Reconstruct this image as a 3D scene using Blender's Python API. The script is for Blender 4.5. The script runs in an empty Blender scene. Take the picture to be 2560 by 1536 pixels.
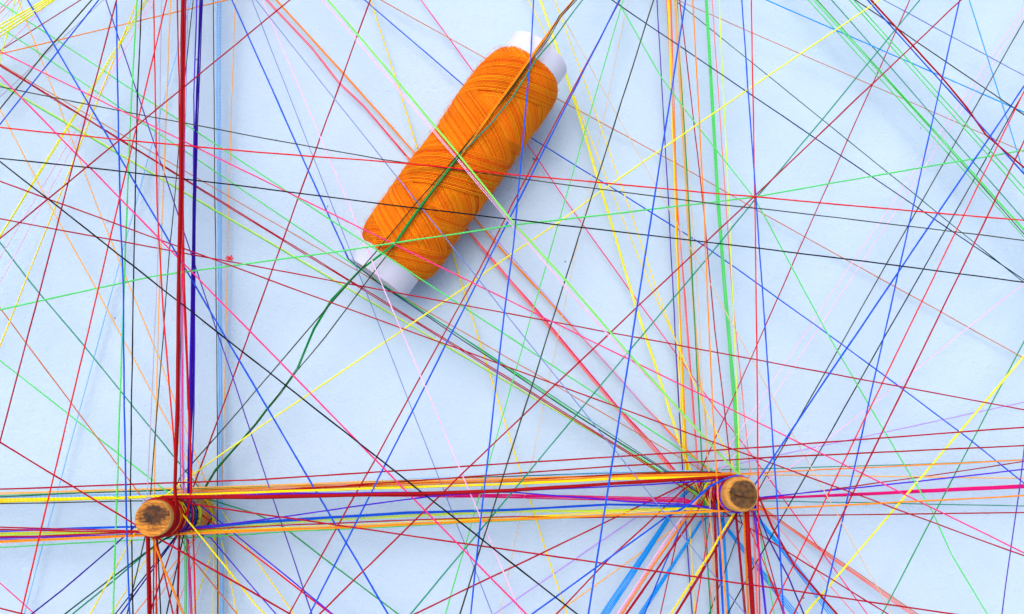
import bpy, bmesh, math, random
from mathutils import Vector, Matrix, noise
random.seed(11)
C = bpy.context.scene.collection
S = bpy.context.scene
# units: 1 = one centimetre.  ---------------------------------------------------------------- camera
cam = bpy.data.cameras.new('camera'); cam.sensor_width = 36; cam.lens = 29.5312; cam.clip_start = 0.5; cam.clip_end = 1000
co = bpy.data.objects.new('camera', cam); co.matrix_world = Matrix(((0.99891, -0.00939, -0.04564, 0.00000),(0.00000, 0.97949, -0.20149, 0.00000),(0.04659, 0.20128, 0.97843, 26.20000),(0,0,0,1)))
C.objects.link(co); S.camera = co
# ---------------------------------------------------------------- light
SUN_EL, SUN_AZ = 70.0, 318.0          # azimuth the light comes from, clockwise from +y
w = bpy.data.worlds.new('World'); S.world = w; w.use_nodes = True
nt = w.node_tree; bg = nt.nodes['Background']
sky = nt.nodes.new('ShaderNodeTexSky'); sky.sky_type = 'NISHITA'; sky.sun_disc = False; sky.dust_density = 4.0; sky.air_density = 1.0; sky.ozone_density = 1.6
sky.sun_elevation = math.radians(SUN_EL); sky.sun_rotation = math.radians(SUN_AZ)
nt.links.new(sky.outputs[0], bg.inputs[0]); bg.inputs[1].default_value = 0.14
sl = bpy.data.lights.new('sun', 'SUN'); sl.energy = 0.5; sl.angle = math.radians(55); sl.color = (1.0, 0.95, 0.9)
so = bpy.data.objects.new('sun', sl); C.objects.link(so)
a, e = math.radians(SUN_AZ), math.radians(SUN_EL)
so.rotation_euler = Vector((math.sin(a)*math.cos(e), math.cos(a)*math.cos(e), math.sin(e))).to_track_quat('Z', 'Y').to_euler()
S.view_settings.view_transform = 'Standard'; S.view_settings.look = 'None'; S.view_settings.gamma = 1.0
S.view_settings.exposure = 0.93
# ---------------------------------------------------------------- materials
def lin(c): return tuple((v/255/12.92 if v/255 <= .04045 else ((v/255+.055)/1.055)**2.4) for v in c)
def newmat(name):
    m = bpy.data.materials.new(name); m.use_nodes = True
    n = m.node_tree; return m, n, n.nodes['Principled BSDF']
def N(n, t, **kw):
    o = n.nodes.new(t)
    for k, v in kw.items(): setattr(o, k, v)
    return o
def math_n(n, op, a, b=None):
    o = n.nodes.new('ShaderNodeMath'); o.operation = op
    for i, v in enumerate((a, b)):
        if v is None: continue
        if isinstance(v, (int, float)): o.inputs[i].default_value = v
        else: n.links.new(v, o.inputs[i])
    return o.outputs[0]
def thread_material(name, rgb):
    """two-ply twisted cotton: the plies wind round the strand (UV: u along the thread, v around it)"""
    m, n, p = newmat(name); L = n.links
    uv = N(n, 'ShaderNodeUVMap'); sx = N(n, 'ShaderNodeSeparateXYZ'); L.new(uv.outputs[0], sx.inputs[0])
    ph = math_n(n, 'MULTIPLY', math_n(n, 'ADD', sx.outputs[0], sx.outputs[1]), 2*math.pi*2)
    st = math_n(n, 'ADD', math_n(n, 'MULTIPLY', math_n(n, 'SINE', ph), .5), .5)
    tc = N(n, 'ShaderNodeTexCoord'); nz = N(n, 'ShaderNodeTexNoise'); nz.inputs['Scale'].default_value = 1.7; nz.inputs['Detail'].default_value = 3
    L.new(tc.outputs['Object'], nz.inputs['Vector'])
    base = lin(rgb)
    mx = N(n, 'ShaderNodeMix', data_type='RGBA'); 
    mx.inputs[6].default_value = (*[v*.72 for v in base], 1); mx.inputs[7].default_value = (*[min(1, v*1.18+.004) for v in base], 1)
    L.new(math_n(n, 'ADD', math_n(n, 'MULTIPLY', st, .55), math_n(n, 'MULTIPLY', nz.outputs[0], .6)), mx.inputs[0])  # sine darkens ply grooves in colour, painting in their shade; noise varies tone
    L.new(mx.outputs[2], p.inputs['Base Color'])
    p.inputs['Roughness'].default_value = .75; p.inputs['Specular IOR Level'].default_value = .12
    p.inputs['Sheen Weight'].default_value = 0
    b = N(n, 'ShaderNodeBump'); b.inputs['Strength'].default_value = .35; b.inputs['Distance'].default_value = .01
    L.new(st, b.inputs['Height']); L.new(b.outputs[0], p.inputs['Normal'])
    return m
COL = dict(crimson=(168,0,36), darkred=(160,0,8), red=(222,14,22), rose=(246,72,92), pink=(240,50,124), magenta=(226,0,112), palepink=(255,188,220),
  salmon=(252,124,112), orange=(255,140,16), ltorange=(255,178,84), brown=(200,112,48), yellow=(255,218,8), lemon=(255,238,30), ygreen=(212,246,50),
  ltgreen=(84,212,100), palegreen=(136,222,96), green=(0,146,66), teal=(0,136,100), dkgreen=(6,76,50), olive=(52,54,26), black=(8,10,18), navy=(4,18,74),
  blue=(0,80,206), skyblue=(142,196,252), indigo=(44,0,144), violet=(78,24,204), purple=(82,48,168), ltblue=(20,154,242), slate=(106,128,190),
  lilac=(176,168,192), beige=(214,188,150), palepurple=(178,140,232))
MAT = {k: thread_material(k+'_cotton', v) for k, v in COL.items()}

m, n, p = newmat('white_board_paper'); L = n.links
tc = N(n, 'ShaderNodeTexCoord')
n1 = N(n, 'ShaderNodeTexNoise'); n1.inputs['Scale'].default_value = 4.5; n1.inputs['Detail'].default_value = 7; n1.inputs['Roughness'].default_value = .62
n2 = N(n, 'ShaderNodeTexNoise'); n2.inputs['Scale'].default_value = 14; n2.inputs['Detail'].default_value = 5
n3 = N(n, 'ShaderNodeTexNoise'); n3.inputs['Scale'].default_value = .16; n3.inputs['Detail'].default_value = 2
for q in (n1, n2, n3): L.new(tc.outputs['Object'], q.inputs['Vector'])
cr = N(n, 'ShaderNodeMix', data_type='RGBA'); cr.inputs[6].default_value = (.43, .56, .665, 1); cr.inputs[7].default_value = (.48, .60, .685, 1)
L.new(n3.outputs[0], cr.inputs[0]); L.new(cr.outputs[2], p.inputs['Base Color'])
vo = N(n, 'ShaderNodeTexVoronoi'); vo.inputs['Scale'].default_value = .9; L.new(tc.outputs['Object'], vo.inputs['Vector'])
wn = N(n, 'ShaderNodeTexWhiteNoise'); L.new(vo.outputs['Position'], wn.inputs['Vector'])
sp_ = math_n(n, 'MULTIPLY', math_n(n, 'LESS_THAN', vo.outputs['Distance'], .035), math_n(n, 'LESS_THAN', wn.outputs['Value'], .35))
sm = N(n, 'ShaderNodeMix', data_type='RGBA'); L.new(sp_, sm.inputs[0]); L.new(cr.outputs[2], sm.inputs[6]); sm.inputs[7].default_value = (.20, .24, .34, 1); L.new(sm.outputs[2], p.inputs['Base Color'])
hs = math_n(n, 'ADD', math_n(n, 'MULTIPLY', n1.outputs[0], .6), math_n(n, 'MULTIPLY', n2.outputs[0], .4))
b = N(n, 'ShaderNodeBump'); b.inputs['Strength'].default_value = .8; b.inputs['Distance'].default_value = .09
L.new(hs, b.inputs['Height']); L.new(b.outputs[0], p.inputs['Normal'])
p.inputs['Roughness'].default_value = .7; p.inputs['Specular IOR Level'].default_value = .3
PAPER = m

def wood(name, c1, c2, stretch, scale):
    m, n, p = newmat(name); L = n.links
    tc = N(n, 'ShaderNodeTexCoord'); mp = N(n, 'ShaderNodeMapping'); mp.inputs['Scale'].default_value = stretch
    L.new(tc.outputs['Object'], mp.inputs['Vector'])
    nz = N(n, 'ShaderNodeTexNoise'); nz.inputs['Scale'].default_value = scale; nz.inputs['Detail'].default_value = 6; L.new(mp.outputs[0], nz.inputs['Vector'])
    cr = N(n, 'ShaderNodeValToRGB'); cr.color_ramp.elements[0].position = .32; cr.color_ramp.elements[1].position = .68
    cr.color_ramp.elements[0].color = (*lin(c1), 1); cr.color_ramp.elements[1].color = (*lin(c2), 1)
    L.new(nz.outputs[0], cr.inputs[0]); L.new(cr.outputs[0], p.inputs['Base Color'])
    b = N(n, 'ShaderNodeBump'); b.inputs['Strength'].default_value = .5; b.inputs['Distance'].default_value = .02
    L.new(nz.outputs[0], b.inputs['Height']); L.new(b.outputs[0], p.inputs['Normal']); p.inputs['Roughness'].default_value = .65
    return m
WOOD = wood('turned_beech', (178,114,34), (214,154,66), (1, 1, .25), 5)

def end_grain(name, pale, mid, dark, blot, rot, center, radius, soft):
    """sawn end of the dowel: streaky grain with a burnt blotch that has its own ragged outline"""
    m, n, p = newmat(name); L = n.links
    tc = N(n, 'ShaderNodeTexCoord')
    mp = N(n, 'ShaderNodeMapping'); mp.inputs['Rotation'].default_value = (0, 0, rot); mp.inputs['Scale'].default_value = (2.0, 11, 1)
    L.new(tc.outputs['Object'], mp.inputs['Vector'])
    g = N(n, 'ShaderNodeTexNoise'); g.inputs['Scale'].default_value = 1.6; g.inputs['Detail'].default_value = 5; g.inputs['Roughness'].default_value = .65; L.new(mp.outputs[0], g.inputs['Vector'])
    cr = N(n, 'ShaderNodeValToRGB'); e = cr.color_ramp.elements
    e[0].position = .34; e[0].color = (*lin(mid), 1); e[1].position = .6; e[1].color = (*lin(pale), 1)
    L.new(g.outputs[0], cr.inputs[0])
    f = N(n, 'ShaderNodeTexNoise'); f.inputs['Scale'].default_value = 9; f.inputs['Detail'].default_value = 6; L.new(tc.outputs['Object'], f.inputs['Vector'])
    dm = N(n, 'ShaderNodeMapping'); dm.vector_type = 'POINT'; dm.inputs['Location'].default_value = (-center[0], -center[1], 0)
    L.new(tc.outputs['Object'], dm.inputs['Vector'])
    d2 = N(n, 'ShaderNodeMapping'); d2.inputs['Rotation'].default_value = (0, 0, rot); d2.inputs['Scale'].default_value = (1/radius[0], 1/radius[1], 0)
    L.new(dm.outputs[0], d2.inputs['Vector'])
    ln = N(n, 'ShaderNodeVectorMath', operation='LENGTH'); L.new(d2.outputs[0], ln.inputs[0])
    dist = math_n(n, 'ADD', ln.outputs['Value'], math_n(n, 'MULTIPLY', math_n(n, 'SUBTRACT', f.outputs[0], .5), soft*1.6))
    dist = math_n(n, 'ADD', dist, math_n(n, 'MULTIPLY', math_n(n, 'SUBTRACT', g.outputs[0], .5), soft*1.2))
    mr = N(n, 'ShaderNodeMapRange'); mr.inputs[1].default_value = 1-soft*.5; mr.inputs[2].default_value = 1+soft*.5; L.new(dist, mr.inputs[0])
    dk = N(n, 'ShaderNodeMix', data_type='RGBA'); dk.inputs[6].default_value = (*lin(dark), 1); dk.inputs[7].default_value = (*lin(blot), 1)
    ff = N(n, 'ShaderNodeMapRange'); ff.inputs[1].default_value = .38; ff.inputs[2].default_value = .62; L.new(f.outputs[0], ff.inputs[0]); L.new(ff.outputs[0], dk.inputs[0])
    mx = N(n, 'ShaderNodeMix', data_type='RGBA'); L.new(mr.outputs[0], mx.inputs[0]); L.new(dk.outputs[2], mx.inputs[6]); L.new(cr.outputs[0], mx.inputs[7])
    L.new(mx.outputs[2], p.inputs['Base Color'])
    b = N(n, 'ShaderNodeBump'); b.inputs['Strength'].default_value = .7; b.inputs['Distance'].default_value = .03
    L.new(math_n(n, 'ADD', g.outputs[0], f.outputs[0]), b.inputs['Height']); L.new(b.outputs[0], p.inputs['Normal']); p.inputs['Roughness'].default_value = .8
    return m

m, n, p = newmat('milky_plastic')
p.inputs['Base Color'].default_value = (.62, .63, .69, 1); p.inputs['Roughness'].default_value = .38
p.inputs['Subsurface Weight'].default_value = .5; p.inputs['Subsurface Scale'].default_value = .3
PLASTIC = m
WIND = thread_material('spool_cotton', (255, 130, 0))
WIND2 = thread_material('spool_cotton_bright', (255, 150, 8)); WIND3 = thread_material('spool_cotton_deep', (236, 100, 0))  # random strand tones; the deep colour also paints in shaded gaps
WIND_SHADE = thread_material('spool_cotton_shaded', (224, 92, 0))  # core coloured darker to paint in the shade between turns

# ---------------------------------------------------------------- mesh helpers
def tag(o, label=None, cat=None, group=None, kind=None):
    if label: o['label'] = label
    if cat: o['category'] = cat
    if group: o['group'] = group
    if kind: o['kind'] = kind
    return o
def mesh_obj(name, verts, faces, mat, parent=None, uvs=None, smooth=True):
    me = bpy.data.meshes.new(name); me.from_pydata(verts, [], faces)
    if uvs:
        l = me.uv_layers.new(name='UVMap'); flat = [c for uv in uvs for c in uv]; l.data.foreach_set('uv', flat)
    if smooth: me.polygons.foreach_set('use_smooth', [True]*len(me.polygons))
    me.materials.append(mat); o = bpy.data.objects.new(name, me); C.objects.link(o)
    if parent: o.parent = parent
    return o
def tube(pts, r, V, F, U, k=6, pitch=.12, jit=.1, cap=True):
    """append a round strand along pts"""
    b0 = len(V); n = len(pts); up = Vector((0, 0, 1)); dist = 0
    for i, q in enumerate(pts):
        t = (pts[min(i+1, n-1)]-pts[max(i-1, 0)]).normalized()
        s = t.cross(up)
        if s.length < .05: s = t.cross(Vector((1, 0, 0)))
        s.normalize(); v = s.cross(t)
        rr = r*(1+random.uniform(-jit, jit))
        for j in range(k):
            a = 2*math.pi*j/k; V.append(q+s*(rr*math.cos(a))+v*(rr*math.sin(a)))
    for i in range(n-1):
        d2 = dist+(pts[i+1]-pts[i]).length/pitch/2
        for j in range(k):
            a = b0+i*k+j; b = b0+i*k+(j+1) % k
            F.append((a, b, b+k, a+k)); U += [(dist, j/k), (dist, (j+1)/k), (d2, (j+1)/k), (d2, j/k)]
        dist = d2
    if cap:
        F.append(tuple(b0+j for j in reversed(range(k)))); U += [(0, 0)]*k
        F.append(tuple(b0+(n-1)*k+j for j in range(k))); U += [(dist, 0)]*k
def resample(P, step, wob):
    out = []; ph = random.uniform(0, 100)
    for a, b in zip(P[:-1], P[1:]):
        m = max(1, int((b-a).length/step))
        for i in range(m): out.append(a.lerp(b, i/m))
    out.append(P[-1].copy())
    for i, q in enumerate(out):
        if 0 < i < len(out)-1:
            q += Vector((noise.noise((ph, q.x*.9, q.y*.9)), noise.noise((ph+31, q.x*.9, q.y*.9)), 0))*wob
    return out

# ---------------------------------------------------------------- the board
bm = bmesh.new(); bmesh.ops.create_grid(bm, x_segments=40, y_segments=40, size=150)
me = bpy.data.meshes.new('board'); bm.to_mesh(me); bm.free(); me.materials.append(PAPER)
o = bpy.data.objects.new('board', me); C.objects.link(o)
tag(o, kind='structure')

# ---------------------------------------------------------------- pegs
def thing(name, label, cat, loc, group=None):
    o = bpy.data.objects.new(name, None); o.location = loc; o.empty_display_size = .3; C.objects.link(o)
    return tag(o, label, cat, group)
def rim(a, seed): return 1+.018*noise.noise((math.cos(a)*1.3+seed, math.sin(a)*1.3, seed))
def peg(base, h, r, cham, label, facemat, seed, tilt, crack=None, inner=.9):
    t = thing('wooden_peg', label, 'peg', base, 'wooden pegs standing on the board')
    K = 56; V = []; F = []
    prof = [(0, r*.98), (h*.25, r), (h*.6, r), (h-cham*1.1, r), (h-cham*.45, r-cham*.22), (h-cham*.05, r-cham*.75)]
    for z, rr in prof:
        for j in range(K):
            a = 2*math.pi*j/K; q = rr*rim(a, seed)
            V.append(Vector((q*math.cos(a), q*math.sin(a), z + (tilt[0]*math.cos(a)+tilt[1]*math.sin(a) if z > h*.7 else 0))))
    for i in range(len(prof)-1):
        for j in range(K): F.append((i*K+j, i*K+(j+1) % K, (i+1)*K+(j+1) % K, (i+1)*K+j))
    mesh_obj('shaft', V, F, WOOD, t)
    # sawn face with real relief
    V = []; F = []; NR = 22; R0 = prof[-1][1]; z0 = prof[-1][0]
    for i in range(NR+1):
        f_ = i/NR
        for j in range(K):
            a = 2*math.pi*j/K; q = R0*f_*rim(a, seed); x, y = q*math.cos(a), q*math.sin(a)
            dome = cham*.06*(1-f_**4)
            z = z0+dome+.012*(1-f_**6)*noise.fractal((x*9, y*9, seed), .8, 2, 3)+(tilt[0]*math.cos(a)+tilt[1]*math.sin(a))*f_*(q/R0 if f_ else 0)
            if crack:
                d = min((Vector((x, y))-a_.lerp(b_, max(0, min(1, (Vector((x, y))-a_).dot(b_-a_)/(b_-a_).length_squared)))).length for a_, b_ in zip(crack[:-1], crack[1:]))
                z -= .07*math.exp(-(d/.022)**2)
            V.append(Vector((x, y, z)))
    for i in range(NR):
        for j in range(K):
            a, b = i*K+j, i*K+(j+1) % K
            if i == 0: F.append((a, b+K, a+K))
            else: F.append((a, b, b+K, a+K))
    mesh_obj('end_grain', V, F, facemat, t)
    return t
A0, A1, T0, T1, RB, RT = Vector((-2.54045, 6.50363, 1.32000)), Vector((1.72392, 12.71879, 1.92000)), -0.6405, 8.1022, 1.3602, 1.0263
PEG_L, PEG_R = Vector((-8.17059, -0.96460, 0.00000)), Vector((7.33166, -0.38644, 0.00000))
RL, RR = .462, .474
g1 = end_grain('end_grain_streaked', (226,144,34), (132,70,2), (44,22,0), (96,50,0), math.radians(-24), (.05, .09), (.42, .27), .6)
g2 = end_grain('end_grain_burnt', (206,138,44), (156,94,18), (60,34,2), (100,62,4), math.radians(8), (.045, .0), (.395, .385), .10)
peg(PEG_L, 3.6, RL, .03, 'left peg, round wooden dowel with streaked golden brown end grain', g1, 3.1, (0, 0))
ck = [Vector(v) for v in ((-.31, .03), (-.2, -.035), (0, -.085), (.2, -.105), (.4, -.11))]
peg(PEG_R, 3.15, RR, .08, 'right peg, round wooden dowel with dark burnt cracked end', g2, 7.7, (0, 0), ck)

# turns of thread wound round the pegs
def coil(base, r, z0, z1, turns, col, label, rad=.021, tiltx=0, tilty=0, ecc=0):
    pts = []; m = int(turns*40); ph = random.uniform(0, 6.28)
    for i in range(m+1):
        a = ph+2*math.pi*turns*i/m; q = r+rad*.9+random.uniform(0, .006)
        z = z0+(z1-z0)*(.5-.5*math.cos(math.pi*2*i/m*max(1, turns/6)))+tiltx*math.cos(a)+tilty*math.sin(a)
        pts.append(Vector((base.x+q*math.cos(a), base.y+q*math.sin(a), z)))
    V, F, U = [], [], []; tube(pts, rad, V, F, U, 6)
    return tag(mesh_obj('thread_coil', V, F, MAT[col], None, U), label, 'thread coil', 'thread coils wound round the pegs')
coil(PEG_L, RL, 3.02, 3.38, 15, 'darkred', 'thick dark red thread coil wrapped just under the left peg top', .024)
coil(PEG_L, RL, 2.82, 2.98, 5, 'orange', 'orange thread coil below the dark red coil of left peg')
coil(PEG_L, RL, 2.30, 2.78, 11, 'crimson', 'crimson thread coil around the upper half of left peg', tiltx=.03)
coil(PEG_L, RL, 2.12, 2.24, 3, 'ygreen', 'yellow green thread coil around the middle of left peg')
coil(PEG_L, RL, .05, .16, 3, 'dkgreen', 'dark green thread coil around the foot of left peg')
coil(PEG_R, RR, 2.62, 2.72, 4, 'violet', 'violet blue thread coil nearest the burnt top of right peg', tilty=.08)
coil(PEG_R, RR, 2.44, 2.56, 4, 'magenta', 'magenta thread coil just below the violet one on right peg', tilty=.06)
coil(PEG_R, RR, 2.20, 2.42, 5, 'black', 'black thread coil around the upper part of right peg')
coil(PEG_R, RR, 1.62, 2.14, 11, 'crimson', 'crimson thread coil around the middle of right peg')
coil(PEG_R, RR, .92, 1.20, 6, 'ygreen', 'yellow green thread coil low on the right peg')
coil(PEG_R, RR, .28, .52, 6, 'darkred', 'dark red thread coil around the foot of right peg')

# ---------------------------------------------------------------- the spool
AX = (A1-A0).normalized(); LEN = (A1-A0).length
SX = AX.cross(Vector((0, 0, 1))).normalized(); SZ = SX.cross(AX)
spool = thing('thread_spool', 'spool of bright orange thread on a white plastic tube lying diagonally on the board', 'thread spool', (A0+A1)/2)
spool_inv = Matrix.Translation(-(A0+A1)/2)
def sp(t, a, r): return spool_inv @ (A0+AX*t+SX*(r*math.cos(a))+SZ*(r*math.sin(a)))
# tube: thick walled, both ends open
V, F = [], []; K = 72; WALL = .1
ring = [(T0, RT-.03), (T0-.0, RT-.03), (T0+.03, RT), (T1-.03, RT), (T1, RT-.03), (T1, RT-WALL+.02), (T1-.04, RT-WALL), (T0+.04, RT-WALL), (T0, RT-WALL+.02)][1:]
for t, r in ring:
    for j in range(K): V.append(sp(t, 2*math.pi*j/K, r))
nr = len(ring)
for i in range(nr):
    for j in range(K): F.append((i*K+j, i*K+(j+1) % K, ((i+1) % nr)*K+(j+1) % K, ((i+1) % nr)*K+j))
mesh_obj('plastic_tube', V, F, PLASTIC, spool)
def body_r(t):
    x = t/LEN
    u = min(max(x, 0), 1)
    sh = 1-.22*math.exp(-(u/.032)**1.2)-.24*math.exp(-((1-u)/.035)**1.2)
    lump = .006*math.sin(u*9+1)+.006*math.sin(u*19)
    return RB*(sh+lump-.02)
V, F, U = [], [], []; NT = 60
for i in range(NT+1):
    t = -.02+(LEN+.04)*i/NT
    for j in range(K): V.append(sp(t, 2*math.pi*j/K, body_r(t)-.14 if 0 < i < NT else RT-.01))
for i in range(NT):
    for j in range(K):
        F.append((i*K+j, i*K+(j+1) % K, (i+1)*K+(j+1) % K, (i+1)*K+j)); U += [(i*2.2, j/K), (i*2.2, (j+1)/K), (i*2.2+2.2, (j+1)/K), (i*2.2+2.2, j/K)]
mesh_obj('thread_core', V, F, WIND_SHADE, spool, U)
# bands of parallel turns, wound to and fro: each band crosses the one below it
TR = .0195
V, F, U, MI = [], [], [], []
def winding(x0, x1, wraps, ph, sgn, lift):
    pts = []; m = max(8, int(wraps*36))
    for i in range(m+1):
        q = i/m; x = x0+(x1-x0)*q
        if x < -.03 or x > 1.03: continue
        xc = min(max(x, .003), .997)
        pts.append(sp(xc*LEN, ph+sgn*2*math.pi*wraps*q, body_r(xc*LEN)-.125+lift+random.uniform(0, .0015)))
    if len(pts) > 2:
        f0 = len(F); tube(pts, TR*random.uniform(.88, 1.08), V, F, U, 4, cap=False, jit=.05); MI.extend([random.choice((0, 0, 1, 2))]*(len(F)-f0))
for lay in range(7):
    sgn = 1 if lay % 2 else -1
    wraps = random.uniform(2.1, 3.0) if lay > 1 else 3.0
    n_ = random.randint(22, 36) if lay > 1 else 60
    ph = random.uniform(0, 6.28); tanp = LEN/wraps/(6.283*RB)
    dx = TR*2.5*math.sqrt(1+tanp*tanp)/LEN
    for s_ in range(n_):
        w2 = wraps*1.3
        winding(-.15+s_*dx, 1.15+s_*dx*1.0, w2, ph, sgn, lay*.017)
        if lay < 2: winding(-.15-n_*dx+s_*dx, 1.15-n_*dx+s_*dx, w2, ph, sgn, lay*.017)
o = mesh_obj('wound_thread', V, F, WIND, spool, U); o.data.materials.append(WIND2); o.data.materials.append(WIND3); o.data.polygons.foreach_set('material_index', MI); tag(o, kind='stuff')
# fine cotton fuzz standing off the wound thread
V, F, U = [], [], []
for i in range(2600):
    t = random.uniform(.02, LEN-.02); a = random.uniform(0, 6.28); r = body_r(t)
    p0 = sp(t, a, r); p1 = sp(t+random.uniform(-.08, .08), a+random.uniform(-.05, .05), r+random.uniform(.01, .035)); p2 = sp(t+random.uniform(-.12, .12), a+random.uniform(-.1, .1), r+random.uniform(.01, .045))
    tube([p0, p1, p2], .0022, V, F, U, 3, cap=False)
o = mesh_obj('fuzz', V, F, WIND, spool, U); tag(o, kind='stuff')

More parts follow.
